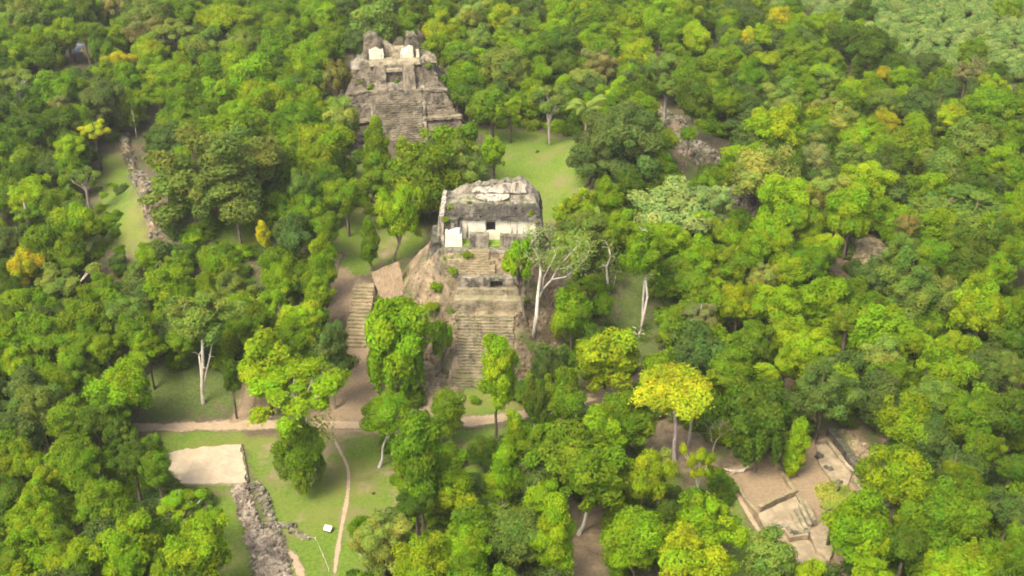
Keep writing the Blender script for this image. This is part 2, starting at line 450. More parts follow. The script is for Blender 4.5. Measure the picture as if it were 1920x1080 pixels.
# outlines read off the photograph, laid on the terrain: (cover, weight, softness in m, outline)
COVERS = [
 (MOSS, .9, 8, [(230, 700), (440, 660), (470, 760), (260, 800)]),
 (MOSS, .7, 6, [(1150, 480), (1250, 520), (1240, 700), (1100, 700)]),
 (GRASS, 1, 4, [(885, 240), (1000, 246), (1085, 258), (1180, 330), (1180, 400), (1020, 420), (960, 360), (920, 330), (945, 280)]),
 (GRASS, .95, 4, [(640, 290), (720, 300), (800, 400), (790, 470), (700, 510), (640, 535), (615, 500), (640, 420)]),
 (DIRT, .55, 5, [(655, 365), (740, 360), (720, 420), (670, 400)]),
 (GRASS, .72, 6, [(180, 300), (245, 270), (300, 450), (270, 490), (170, 480)]),
 (GRASS, .9, 5, [(400, 350), (490, 345), (495, 460), (400, 480)]),
 (DIRT, .9, 3, [(600, 480), (640, 500), (690, 530), (690, 600), (600, 600), (545, 560)]),
 (DIRT, 1, 3, [(540, 640), (700, 640), (770, 600), (860, 620), (860, 740), (790, 800), (690, 812), (600, 812), (560, 780), (540, 700)]),
 (DIRT, .8, 3, [(440, 690), (520, 690), (520, 800), (430, 800), (450, 760)]),
 (GRASS, .95, 3, [(300, 812), (460, 806), (470, 850), (300, 850)]),
 (GRASS, 1, 3, [(370, 895), (440, 905), (470, 1090), (400, 1100), (370, 1000)]),
 (GRASS, .95, 4, [(460, 820), (560, 810), (700, 812), (760, 880), (770, 960), (700, 1000), (690, 1120), (540, 1120), (500, 980), (470, 900)]),
 (DIRT, .6, 5, [(585, 815), (660, 812), (640, 880), (560, 930), (520, 900)]),
 (DIRT, .5, 5, [(690, 860), (770, 860), (790, 960), (720, 960)]),
 (DIRT, .45, 3, [(545, 955), (585, 955), (590, 985), (550, 990)]),
 (GRASS, .95, 3, [(860, 728), (1000, 728), (1000, 780), (870, 785)]),
 (GRASS, .85, 4, [(850, 810), (960, 800), (930, 900), (900, 1000), (850, 1000)]),
 (DIRT, .62, 5, [(1040, 930), (1140, 930), (1150, 1100), (1000, 1100), (920, 1080), (1000, 1040)]),
 (DIRT, .55, 6, [(1180, 770), (1300, 780), (1360, 860), (1400, 900), (1280, 900), (1200, 880)]),
 (GRASS, .75, 5, [(1230, 890), (1290, 880), (1300, 940), (1240, 960)]),
 (GRASS, .85, 5, [(1330, 890), (1380, 920), (1430, 1000), (1410, 1100), (1330, 1100), (1370, 990)]),
 (DIRT, .8, 3, [(1355, 880), (1440, 850), (1530, 820), (1610, 800), (1650, 880), (1700, 1000), (1600, 1090), (1500, 1090), (1430, 1000)]),
 (GRASS, .8, 3, [(1395, 905), (1470, 890), (1490, 925), (1425, 958)]),
 (DIRT, .7, 4, [(1560, 470), (1620, 445), (1665, 450), (1660, 490), (1590, 510)]),
 (DIRT, .5, 5, [(1590, 690), (1640, 690), (1650, 810), (1590, 800)]),
 (DIRT, .55, 5, [(60, 300), (90, 300), (85, 350), (60, 350)]),
 (DIRT, .5, 4, [(690, 470), (730, 440), (775, 440), (750, 490), (700, 515)]), (DIRT, .45, 5, [(1060, 330), (1140, 320), (1180, 380), (1090, 380)]), (DIRT, .5, 5, [(470, 830), (530, 820), (540, 900), (500, 930)]), (DIRT, .45, 4, [(620, 880), (700, 870), (720, 930), (660, 940)]),
 (GRASS, .6, 6, [(640, 240), (720, 300), (640, 330)]),
]
COVER_W = [(k, w, s, [ung(*q) for q in poly]) for k, w, s, poly in COVERS]

def axis(lo, hi, step, far_lo, far_hi):
    a = list(np.arange(lo, hi + .1, step))
    s, x = step, lo
    left = []
    while x > far_lo:
        s *= 1.35; x -= s; left.append(x)
    s, x = step, hi
    right = []
    while x < far_hi:
        s *= 1.35; x += s; right.append(x)
    return np.array(left[::-1] + a + right)
gx, gy = axis(-170, 170, 1.25, -6000, 6000), axis(85, 400, 1.25, -2500, 9000)
GX, GY = np.meshgrid(gx, gy)
GZ = terrain(GX, GY)
tint = np.zeros((*GX.shape, 3))
for k, w, s, poly in COVER_W:
    tint[..., k] = np.maximum(tint[..., k], w * poly_w(poly, GX, GY, s))
farmask = sst((np.hypot(GX, GY - 250) - 200) / 150)
tint[..., 2] = np.maximum(tint[..., 2], farmask)
nx, ny = len(gx), len(gy)
ii = np.arange(nx * ny).reshape(ny, nx)
Q = np.stack([ii[:-1, :-1], ii[:-1, 1:], ii[1:, 1:], ii[1:, :-1]], -1).reshape(-1, 4)
tag(link('ground', np_mesh('ground', np.stack([GX, GY, GZ], -1).reshape(-1, 3), Q, M['ground'], tint.reshape(-1, 3), True)), kind='structure')

def ribbon(name, pts, width, mat, lift=.035, nseg=5):
    """earth path following the terrain; pts are picture points on the ground"""
    P = [ung(*q)[:2] for q in pts]
    dens = []
    for a, b in zip(P[:-1], P[1:]):
        n = max(2, int(np.hypot(*(b - a)) / .8))
        dens += [a + (b - a) * t / n for t in range(n)]
    dens.append(P[-1]); D = np.array(dens)
    for _ in range(6): D[1:-1] = (D[:-2] + 2 * D[1:-1] + D[2:]) / 4
    T = np.gradient(D, axis=0); T /= np.linalg.norm(T, axis=1)[:, None] + 1e-9
    Nn = np.stack([-T[:, 1], T[:, 0]], 1)
    cs = np.linspace(-1, 1, nseg * 2 + 1)
    wv = width * (.95 + .7 * vn(D[:, 0], D[:, 1], .35, 2))
    X = D[:, None, 0] + Nn[:, None, 0] * cs[None] * wv[:, None] / 2
    Y = D[:, None, 1] + Nn[:, None, 1] * cs[None] * wv[:, None] / 2
    Z = terrain(X, Y) + lift
    e = 1 - np.abs(cs)[None] ** 1.2 * np.ones((len(D), 1))
    fade = np.minimum(1, np.minimum(np.arange(len(D)), np.arange(len(D))[::-1]) / 3.0)
    e = e * fade[:, None]
    k = len(cs); ids = np.arange(len(D) * k).reshape(-1, k)
    Qd = np.stack([ids[:-1, :-1], ids[1:, :-1], ids[1:, 1:], ids[:-1, 1:]], -1).reshape(-1, 4)[:, ::-1]
    tn = np.stack([e, e, e], -1).reshape(-1, 3)
    return tag(link(name, np_mesh(name, np.stack([X, Y, Z], -1).reshape(-1, 3), Qd, mat, tn, True)), kind='structure')
ribbon('dirt_road', [(215, 800), (300, 802), (440, 797), (560, 795), (690, 797), (800, 797), (900, 789), (985, 776), (1060, 760), (1120, 742), (1180, 716), (1240, 690)], 2.9, M['road'])
ribbon('path', [(425, 796), (462, 772), (470, 740), (462, 715), (500, 690), (548, 680), (566, 655), (560, 630)], 2.2, M['path'], .04)
ribbon('footpath', [(622, 815), (640, 850), (655, 880), (652, 930), (641, 985), (633, 1030), (626, 1090)], .75, M['road'], .035, 3)
ribbon('footpath', [(538, 1024), (550, 1045), (560, 1065), (572, 1095)], 1.5, M['road'], .035, 3)
ribbon('path', [(1352, 885), (1385, 930), (1415, 985), (1436, 1012)], 1.1, M['road'], .04, 3)
ribbon('path', [(625, 535), (617, 515), (628, 490), (640, 470)], 2.6, M['path'], .04, 4)
ribbon('footpath', [(379, 829), (381, 814)], 1.2, M['road'], .04, 3)

# ------------------------------------------------------------------ near temple pyramid
rng = random.Random(11)
def stone_face(parent, quad, w, h, mat, proud=.12, miss=.16, seed=0):
    """facing stones in courses over a wall quad (bottom-left, bottom-right, top-right, top-left); one part"""
    A_, B_, C_, D_ = [Vector(q) for q in quad]; r = random.Random(seed); mb = MB()
    nrow = max(1, int(((D_ - A_).length + (C_ - B_).length) / 2 / h))
    nrm = (B_ - A_).cross(D_ - A_).normalized()
    for j in range(nrow):
        L0, L1 = A_.lerp(D_, j / nrow), A_.lerp(D_, (j + .88) / nrow); R0, R1 = B_.lerp(C_, j / nrow), B_.lerp(C_, (j + .88) / nrow)
        n = max(1, int((R0 - L0).length / w)); t = -r.random() * .6 / n
        while t < 1:
            t1 = t + r.uniform(.6, 1.35) / n; a, b = max(0, t), min(1, t1 - .05 / n); t = t1
            if b - a < .2 / n or r.random() < miss: continue
            d = proud * r.uniform(.2, 1.2)
            q = [L0.lerp(R0, a), L0.lerp(R0, b), L1.lerp(R1, b), L1.lerp(R1, a)]
            q = [x + Vector((r.uniform(-.03, .03), 0, r.uniform(-.04, .04))) for x in q]
            f = [x + nrm * d for x in q]; k = [x - nrm * .3 for x in q]
            mb.add(k + f, [(4, 5, 6, 7), (0, 1, 5, 4), (1, 2, 6, 5), (2, 3, 7, 6), (3, 0, 4, 7)])
    return mb.build('facing_stones', mat, parent, 'stuff')
def share_steps(parent, n, f, mat, seed=0):
    """n worn steps, each an object; f(i) -> x0,x1,y0,y1,z0,z1"""
    for i in range(n):
        x0, x1, y0, y1, z0, z1 = f(i)
        mb = MB()
        mb.rough([(x0, y0, z0), (x1, y0, z0), (x1, y1, z0), (x0, y1, z0), (x0, y0, z1), (x1, y0, z1), (x1, y1, z1), (x0, y1, z1)],
                 step=max(.45, (x1 - x0) / 24), amp=.17, freq=1.1, seed=seed + i * 1.37)
        mb.build('step', mat, parent)

t0 = un(905, 727, 0)
T = empty('temple_pyramid', (t0[0], t0[1], 0), R(-2), 'steep stepped temple pyramid with white-walled ruined temple and roof comb on top', 'pyramid')
PROF = [(-1.5, -.6), (0, -.2), (2.2, 1.0), (8.7, 8.45), (10.2, 8.6), (10.7, 9.6), (11.9, 10.5), (12.9, 11.4), (13.3, 12.6), (14.2, 13.1), (16, 15.1), (17, 16.2), (27, 16.2), (34, 5.0)]
def core_z(x, v):
    z = np.interp(v, [p[0] for p in PROF], [p[1] for p in PROF])
    hwl = np.interp(v, [0, 2, 9, 13, 17, 28], [5.4, 5.2, 5.0, 6.4, 8.6, 8.6])
    hwr = np.interp(v, [0, 2, 9, 13, 17, 28], [5.0, 4.6, 6.0, 7.0, 8.6, 8.8])
    out = np.where(x < 0, np.maximum(0, -x - hwl), np.maximum(0, x - hwr))
    z = z - out * (1.15 + .25 * vn(x, v, .4, 8))
    return z
cx_, cv_ = np.arange(-19, 18.1, .45), np.arange(-1.2, 35, .45)
CX, CV = np.meshgrid(cx_, cv_)
CZ = core_z(CX, CV)
rough_n = (vn(CX, CV, .55, 1) - .5) * .9 + (vn(CX, CV, 1.6, 2) - .5) * .5
on_stair = (np.abs(CX - .15) < 5.0) & (CV > 0) & (CV < 9)
CZ = CZ + rough_n * np.where(on_stair, .15, .8) - np.where(on_stair, .25, 0)
cave = (CX > .6) & (CX < 3.1) & (CV > 12.4) & (CV < 15.2)
CZ = np.where(cave, 11.35, CZ)
bury = terrain(CX * math.cos(R(-2)) - CV * math.sin(R(-2)) + t0[0], CX * math.sin(R(-2)) + CV * math.cos(R(-2)) + t0[1])
CZ = np.maximum(CZ, bury - .6)
ii = np.arange(CX.size).reshape(CX.shape)
Qc = np.stack([ii[:-1, :-1], ii[:-1, 1:], ii[1:, 1:], ii[1:, :-1]], -1).reshape(-1, 4)
link('rubble_core', np_mesh('rubble_core', np.stack([CX, CV, CZ], -1).reshape(-1, 3), Qc, M['rubble'], None, False), None, T)
# loose stones on the flanks
mb = MB()
for _ in range(1300):
    x, v = rng.uniform(-15, 12), rng.uniform(.5, 18)
    if abs(x) < 4.6 and v < 16: continue
    z = float(core_z(np.array(x), np.array(v)))
    if z < float(np.interp(v, [0, 40], [0, 0])): continue
    mb.stone((x, v, z - .02), rng.uniform(.10, .30), rng.uniform(.10, .28), rng.uniform(.08, .2), rng, tilt=.5)
mb.build('loose_stones', M['rubble'], T, 'stuff')
share_steps(T, 4, lambda i: (-5.3, 4.9, .05 + i * .32, 1.9 + i * .1, -.3 if i == 0 else .3 * i - .1, .3 * (i + 1)), M['step'], 3)
share_steps(T, 19, lambda i: (-4.6 - .5 * n3((i, 0, 0), .4), 4.9 + .6 * n3((i, 5, 0), .4), 2.2 + i * .342, 3.0 + i * .342, 1.0 + .4 * i, 1.2 + .4 * (i + 1)), M['step'], 40)
mb = MB(); mb.rbox(-5.5, -4.2, 1.9, 5.6, .6, 3.4, bats=(.3, .1, 1.6, .2), step=.5, amp=.2); mb.build('balustrade', M['tan'], T)
mb = MB(); mb.rbox(-5.9, -5.2, .3, 8.4, .1, 1.5, bats=(.2, .1, 1.0, .2), step=.5, amp=.2); mb.build('side_wall', M['tan'], T)
for j, (a, b, c, d, e, f, m_) in enumerate([(-5.3, 6.6, 10.2, 12.2, 8.3, 10.8, 'step'), (-5.0, 6.8, 12.0, 13.2, 10.5, 11.75, 'step'),
                                            (-4.8, .8, 13.0, 14.6, 11.5, 13.45, 'stone'), (2.75, 6.6, 13.0, 14.6, 11.5, 13.45, 'stone'), (.7, 2.85, 12.98, 14.7, 13.0, 13.5, 'stone')]):
    mb = MB(); mb.rbox(a, b, c, d, e, f, bat=.12, step=.55, amp=.2, seed=j * 3.3); mb.build('terrace_wall', M[m_], T)
mb = MB(); mb.rbox(.7, 2.85, 14.5, 15.2, 11.3, 13.2, step=.5, amp=.1); mb.build('cave_back', M['stone_dark'], T)
share_steps(T, 6, lambda i: (-7.2 + .12 * i, .6 + .8 * (i % 2), 14.1 + i * .31, 15.0 + i * .31, 13.0 + .33 * i, 13.45 + .33 * (i + 1)), M['tan'], 80)
share_steps(T, 4, lambda i: (-3.1, .4, 15.95 + i * .28, 16.7 + i * .28, 15.2 + .28 * i, 15.5 + .28 * (i + 1)), M['tan'], 95)
mb = MB(); mb.rbox(-8.8, 9.2, 17.0, 29, 14.5, 16.5, bats=(.4, .4, .2, .4), step=.9, amp=.25); mb.build('platform', M['stone'], T)
mb = MB(); mb.rbox(-11.2, -8.1, 16.4, 22.5, 9.5, 17.6, bats=(1.6, .2, 1.4, .6), step=.6, amp=.4, top=lambda x, y: (y - 18) * .35); mb.build('buttress', M['stone_dark'], T)
mb = MB(); mb.rbox(-9.2, -8.0, 15.3, 17.2, 12.5, 16.6, bats=(.6, .2, 1.1, .1), step=.5, amp=.2); mb.build('buttress', M['stone'], T)
# front room: low front wall with two doorways, grass inside
mb = MB(); mb.rbox(-7.35, -4.75, 18.5, 19.7, 16.4, 19.5, bats=(.08, .03, .12, 0), step=.5, amp=.06, top=lambda x, y: .25 * math.sin(x * 2.1)); mb.build('front_pier', M['plaster'], T)
mb = MB(); mb.rbox(-4.75, -4.4, 18.55, 19.6, 16.4, 18.8, step=.4, amp=.06); mb.build('door_jamb', M['plaster'], T)
mb = MB(); mb.rbox(-3.05, .2, 18.5, 19.6, 16.4, 18.9, bats=(0, 0, .12, 0), step=.45, amp=.14); mb.build('front_pier', M['stone'], T)
mb = MB(); mb.rbox(2.1, 2.55, 18.5, 19.6, 16.4, 18.9, step=.4, amp=.08); mb.build('door_jamb', M['stone_pale'], T)
mb = MB(); mb.rbox(2.55, 8.6, 18.5, 19.7, 16.4, 18.7, bats=(0, .1, .12, 0), step=.5, amp=.15); mb.build('front_pier', M['stone'], T)
M['sod'] = flat_mat('room_grass', (.10, .17, .02), (.17, .26, .035), 3, bs=.6)
mb = MB(); mb.rbox(-4.9, 8.0, 18.7, 21.05, 16.3, 16.75, step=.5, amp=.12); mb.build('grass_floor', M['sod'], T)
# white rear wall with the dark door
for a, b, e, f in ((-5.0, -.35, 16.4, 20.75), (1.25, 8.3, 16.4, 20.75), (-.35, 1.25, 16.4, 18.25), (-.35, 1.25, 20.3, 20.75)):
    mb = MB(); mb.rbox(a, b, 21.0, 21.9, e, f, step=.6, amp=.05, seed=a); mb.build('plastered_wall', M['plaster'], T)
mb = MB(); mb.rbox(-.45, 1.35, 20.86, 21.0, 20.28, 20.55, step=.6, amp=.04); mb.build('lintel', M['stone_pale'], T)
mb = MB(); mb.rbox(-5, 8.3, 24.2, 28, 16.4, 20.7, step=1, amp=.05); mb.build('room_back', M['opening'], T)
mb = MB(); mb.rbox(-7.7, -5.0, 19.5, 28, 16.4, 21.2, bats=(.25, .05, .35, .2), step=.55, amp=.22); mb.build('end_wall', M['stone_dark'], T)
mb = MB(); mb.box(-6.3, -5.75, 19.35, 19.75, 19.5, 20.5); mb.build('niche_shade_block', M['opening'], T)  # solid block on the wall, no recess: the niche's shade is its colour
mb = MB(); mb.rbox(8.3, 9.5, 19.6, 28, 16.4, 21.0, bats=(.05, .3, .4, .2), step=.55, amp=.28); mb.build('end_wall', M['stone_dark'], T)
mb = MB(); mb.rbox(-9.0, -7.6, 19.0, 28.4, 14.6, 22.0, bats=(.75, .0, .6, .4), step=.55, amp=.22, top=lambda x, y: .12 * (y - 21)); mb.build('side_wall', M['stucco_worn'], T)
# upper zone, roof and comb
mb = MB(); mb.rough([(-8.0, 20.55, 20.72), (9.3, 20.55, 20.72), (9.3, 28, 20.72), (-8.0, 28, 20.72), (-7.2, 21.9, 23.0), (8.7, 21.9, 23.0), (8.7, 27.4, 23.0), (-7.2, 27.4, 23.0)], step=.55, amp=.3, freq=.8)
mb.build('vault_roof', M['stone_dark'], T)
mb = MB(); mb.rough([(-6.9, 22.2, 22.9), (8.5, 22.2, 22.9), (8.5, 27.2, 22.9), (-6.9, 27.2, 22.9), (-5.6, 24.3, 23.85), (7.9, 24.3, 23.85), (7.9, 26.8, 23.85), (-5.6, 26.8, 23.85)], step=.5, amp=.22, freq=.9, seed=5)
mb.build('roof_crest', M['stone'], T)
def comb_top(x): return float(np.interp(x, [-6.4, -5.2, -2.6, .5, 4.6, 5.6, 6.6, 7.6, 8.6], [-1.2, .15, .75, 1.25, 1.95, 2.05, 1.5, .2, -1.0])) + .16 * math.sin(x * 2.7) + .1 * math.sin(x * 6.1)
mb = MB(); mb.rough([(-6.6, 24.5, 23.0), (8.6, 24.5, 23.0), (8.6, 27.3, 23.0), (-6.6, 27.3, 23.0), (-6.2, 25.2, 24.3), (8.2, 25.2, 24.3), (8.2, 26.6, 24.3), (-6.2, 26.6, 24.3)], step=.4, amp=.2, freq=.9, seed=2, top=lambda x, y: comb_top(x))
mb.build('roof_comb', M['stone'], T)
def facing(x0, x1, lo, hi, v0, v1, n=26):                         # stucco skin with broken edges in front of the comb
    mb = MB(); g_ = []
    for j in range(7):
        for i in range(n + 1):
            x = x0 + (x1 - x0) * i / n; a_, b_ = lo(x), hi(x); f_ = j / 6
            g_.append((x, v0 + (v1 - v0) * f_ + .05 * n3((x, f_ * 3, 1), 1.2), a_ + (b_ - a_) * f_))
    m_ = len(g_); g_ += [(p[0], p[1] + .35, p[2]) for p in g_]; w_ = n + 1
    fs = [(j * w_ + i, j * w_ + i + 1, (j + 1) * w_ + i + 1, (j + 1) * w_ + i) for j in range(6) for i in range(n)]
    fs += [(6 * w_ + i, 6 * w_ + i + 1, m_ + 6 * w_ + i + 1, m_ + 6 * w_ + i) for i in range(n)] + [(i + 1, i, m_ + i, m_ + i + 1) for i in range(n)]
    fs += [(j * w_, (j + 1) * w_, m_ + (j + 1) * w_, m_ + j * w_) for j in range(6)] + [((j + 1) * w_ + n, j * w_ + n, m_ + j * w_ + n, m_ + (j + 1) * w_ + n) for j in range(6)]
    mb.add(g_, fs); return mb.build('stucco_face', M['stucco_worn'], T)
facing(-2.9, 6.5, lambda x: 24.3 + .08 * math.sin(x * 2.2), lambda x: 24.1 + comb_top(x) - .05, 24.1, 24.6)
facing(-2.2, 3.6, lambda x: 23.3 + .08 * (x - .6) ** 2 + .05 * math.sin(x * 4), lambda x: 24.12, 22.75, 23.75, 16)
stone_face(T, [(-8.0, 20.5, 20.8), (9.3, 20.5, 20.8), (8.7, 21.85, 22.95), (-7.2, 21.85, 22.95)], .6, .36, M['stone_dark'], .2, .2, 1)
stone_face(T, [(-8.7, 17.05, 14.6), (9.1, 17.05, 14.6), (8.8, 17.2, 16.45), (-8.5, 17.2, 16.45)], .6, .34, M['stone'], .15, .2, 2)
stone_face(T, [(-3.0, 18.5, 16.5), (.2, 18.5, 16.5), (.2, 18.62, 18.8), (-3.0, 18.62, 18.8)], .5, .32, M['stone'], .12, .15, 3)
stone_face(T, [(2.6, 18.5, 16.5), (8.5, 18.5, 16.5), (8.5, 18.62, 18.6), (2.6, 18.62, 18.6)], .5, .32, M['stone'], .12, .15, 4)
stone_face(T, [(-5.2, 10.22, 8.7), (6.5, 10.22, 8.7), (6.4, 10.34, 10.7), (-5.1, 10.34, 10.7)], .6, .33, M['step'], .14, .2, 5)
stone_face(T, [(-4.7, 13.02, 11.8), (.75, 13.02, 11.8), (.75, 13.12, 13.35), (-4.7, 13.12, 13.35)], .6, .33, M['stone'], .14, .2, 6)
stone_face(T, [(-7.65, 19.5, 16.6), (-5.05, 19.5, 19.6), (-5.05, 19.85, 21.1), (-7.4, 19.85, 21.1)], .5, .33, M['stone_dark'], .15, .2, 7)
stone_face(T, [(-9.0, 28.2, 14.8), (-9.0, 19.1, 14.8), (-8.3, 19.6, 21.8), (-8.3, 27.9, 22.6)], .6, .36, M['stucco_worn'], .12, .45, 8)
# ------------------------------------------------------------------ far pyramid
p0 = ung(751, 277)
zf = p0[2] - .3
Fp = empty('stepped_pyramid', (p0[0], p0[1], zf), R(6), 'tall grey stepped pyramid with wide stairway and two ruined white towers on top', 'pyramid')
Fp.scale = (1, 1, .95)
def terr(x, v0, v1, z0, z1, bat, m_, seed):
    mb = MB(); mb.rbox(-x, x, v0, v1, z0, z1, bat=bat, step=.7, amp=.32, freq=.4, seed=seed); mb.build('terrace', M[m_], Fp)
terr(16.6, 2.6, 31, -2.0, 5.5, 3.1, 'far_stone', 1)
terr(13.2, 6.6, 27.5, 5.2, 11.0, 2.7, 'far_stone', 7)
terr(10.2, 11.0, 24, 10.6, 16.2, 2.4, 'far_stone', 13)
for k_, (hw, v0, v1, z0, z1, bt) in enumerate(((16.6, 2.6, 31, -1.0, 5.4, 3.1), (13.2, 6.6, 27.5, 5.4, 10.9, 2.7), (10.2, 11.0, 24, 10.9, 16.1, 2.4))):
    stone_face(Fp, [(-hw, v0, z0), (hw, v0, z0), (hw - bt, v0 + bt, z1), (-hw + bt, v0 + bt, z1)], .9, .5, M['far_stone'], .22, .25, 20 + k_)
    stone_face(Fp, [(hw, v0, z0), (hw, v1, z0), (hw - bt, v1 - bt, z1), (hw - bt, v0 + bt, z1)], .9, .5, M['far_stone'], .22, .25, 30 + k_)
    stone_face(Fp, [(-hw, v1, z0), (-hw, v0, z0), (-hw + bt, v0 + bt, z1), (-hw + bt, v1 - bt, z1)], .9, .5, M['far_stone'], .22, .25, 40 + k_)
for x0, x1, v, z in ((5.8, 14.4, 4.6, 5.45), (-14.4, -5.8, 4.6, 5.45), (4.6, 11.4, 8.7, 10.95), (-11.4, -4.6, 8.7, 10.95)):
    mb = MB(); mb.rbox(x0, x1, v, v + 1.3, z - .4, z + .45, step=.5, amp=.3, seed=x0, top=lambda x, y: -.5 * vn(x, y, .5, 3)); mb.build('terrace_edge', M['far_step'], Fp)
mb = MB(); mb.rough([(-5.5, .5, -1), (5.5, .5, -1), (5.5, 12, -1), (-5.5, 12, -1), (-5.5, 10.0, 10.7), (5.5, 10.0, 10.7), (5.5, 12, 10.7), (-5.5, 12, 10.7)], step=.8, amp=.1); mb.build('stair_core', M['stone'], Fp)
share_steps(Fp, 27, lambda i: (-5.3, 5.3, i * .37, 1.0 + i * .37, -.5 + .407 * i, .407 * (i + 1)), M['far_step'], 120)
for s in (-1, 1):
    mb = MB(); mb.rough([(s * 5.75 - .45, .2, -.8), (s * 5.75 + .45, .2, -.8), (s * 5.75 + .45, 10.8, -.8), (s * 5.75 - .45, 10.8, -.8), (s * 5.75 - .45, .4, .3), (s * 5.75 + .45, .4, .3), (s * 5.75 + .45, 10.9, 11.5), (s * 5.75 - .45, 10.9, 11.5)], step=.7, amp=.18); mb.build('balustrade', M['stone'], Fp)
for x0, x1 in ((-5.2, -2.3), (1.3, 4.3)):                       # two pale stair blocks either side of the recess
    mb = MB(); mb.rough([(x0, 9.6, 10.9), (x1, 9.6, 10.9), (x1, 13.4, 10.9), (x0, 13.4, 10.9), (x0 + .2, 12.0, 16.3), (x1 - .2, 12.0, 16.3), (x1 - .2, 13.5, 16.3), (x0 + .2, 13.5, 16.3)], step=.6, amp=.22); mb.build('stair_block', M['far_step'], Fp)
mb = MB(); mb.rough([(-2.3, 9.6, 10.9), (1.3, 9.6, 10.9), (1.3, 12.2, 10.9), (-2.3, 12.2, 10.9), (-2.3, 10.3, 12.4), (1.3, 10.3, 12.4), (1.3, 12.2, 12.4), (-2.3, 12.2, 12.4)], step=.5, amp=.2); mb.build('recess_sill', M['stone'], Fp)
mb = MB(); mb.rbox(-2.4, 1.4, 11.4, 13.0, 14.9, 15.6, step=.5, amp=.15); mb.build('lintel', M['stone_pale'], Fp)
mb = MB(); mb.rbox(-2.4, 1.4, 12.2, 13.4, 15.55, 16.35, step=.5, amp=.15); mb.build('recess_roof', M['stone'], Fp)
mb = MB(); mb.rbox(-6.1, 5.5, 12.6, 16, 16.1, 17.0, bats=(.1, .1, .3, 0), step=.6, amp=.15); mb.build('temple_plinth', M['stone_pale'], Fp)
mb = MB(); mb.rbox(-8.0, 6.9, 13.6, 20.5, 16.0, 16.8, bats=(.3, .3, .3, 0), step=.8, amp=.2); mb.build('temple_plinth', M['stone'], Fp)
mb = MB(); mb.rbox(-7.5, -2.4, 15.2, 19.2, 16.7, 22.2, bats=(.5, .5, .3, .3), step=.45, amp=.36, top=lambda x, y: (.75 if x < -4.6 else .75 - (x + 4.6) * 1.25) - .35 * abs(math.sin(x * 2.3)) - (.8 if x < -6.6 else 0)); mb.build('ruined_tower', M['far_stone'], Fp)
mb = MB(); mb.rbox(-6.0, -2.75, 15.1, 15.35, 16.9, 19.6, step=.35, amp=.1, top=lambda x, y: .35 * math.sin(x * 2.4)); mb.build('plaster_panel', M['plaster'], Fp)
mb = MB(); mb.rbox(1.9, 5.7, 15.2, 19.0, 16.7, 22.6, bats=(.8, .7, .3, .3), step=.45, amp=.36, top=lambda x, y: -.9 * max(0, x - 4.4) - .9 * max(0, 3.0 - x) - .3 * abs(math.sin(x * 2.9))); mb.build('ruined_tower', M['far_stone'], Fp)
mb = MB(); mb.rbox(1.0, 4.1, 15.08, 15.35, 16.9, 19.7, bats=(.4, .1, 0, 0), step=.35, amp=.1, top=lambda x, y: .35 * math.sin(x * 2.1 + 1)); mb.build('plaster_panel', M['plaster'], Fp)
mb = MB(); mb.rbox(4.75, 5.45, 15.12, 15.3, 16.9, 19.0, step=.5, amp=.05); mb.build('plaster_panel', M['plaster'], Fp)
mb = MB(); mb.rbox(-2.6, 2.1, 16.6, 19.2, 16.7, 18.6, bats=(0, 0, .4, 0), step=.4, amp=.25, top=lambda x, y: 1.6 * max(0, (-x - .2) * .45)); mb.build('broken_wall', M['stone_pale'], Fp)
mb = MB(); mb.rbox(6.0, 9.4, 14.2, 19, 15.8, 17.2, bats=(0, 1.6, .8, .4), step=.6, amp=.35); mb.build('rubble', M['stone_pale'], Fp)
mb = MB(); mb.rbox(-10.4, -6.6, 13.2, 19, 15.2, 17.0, bats=(1.8, 0, .8, .4), step=.6, amp=.35); mb.build('rubble', M['stone'], Fp)

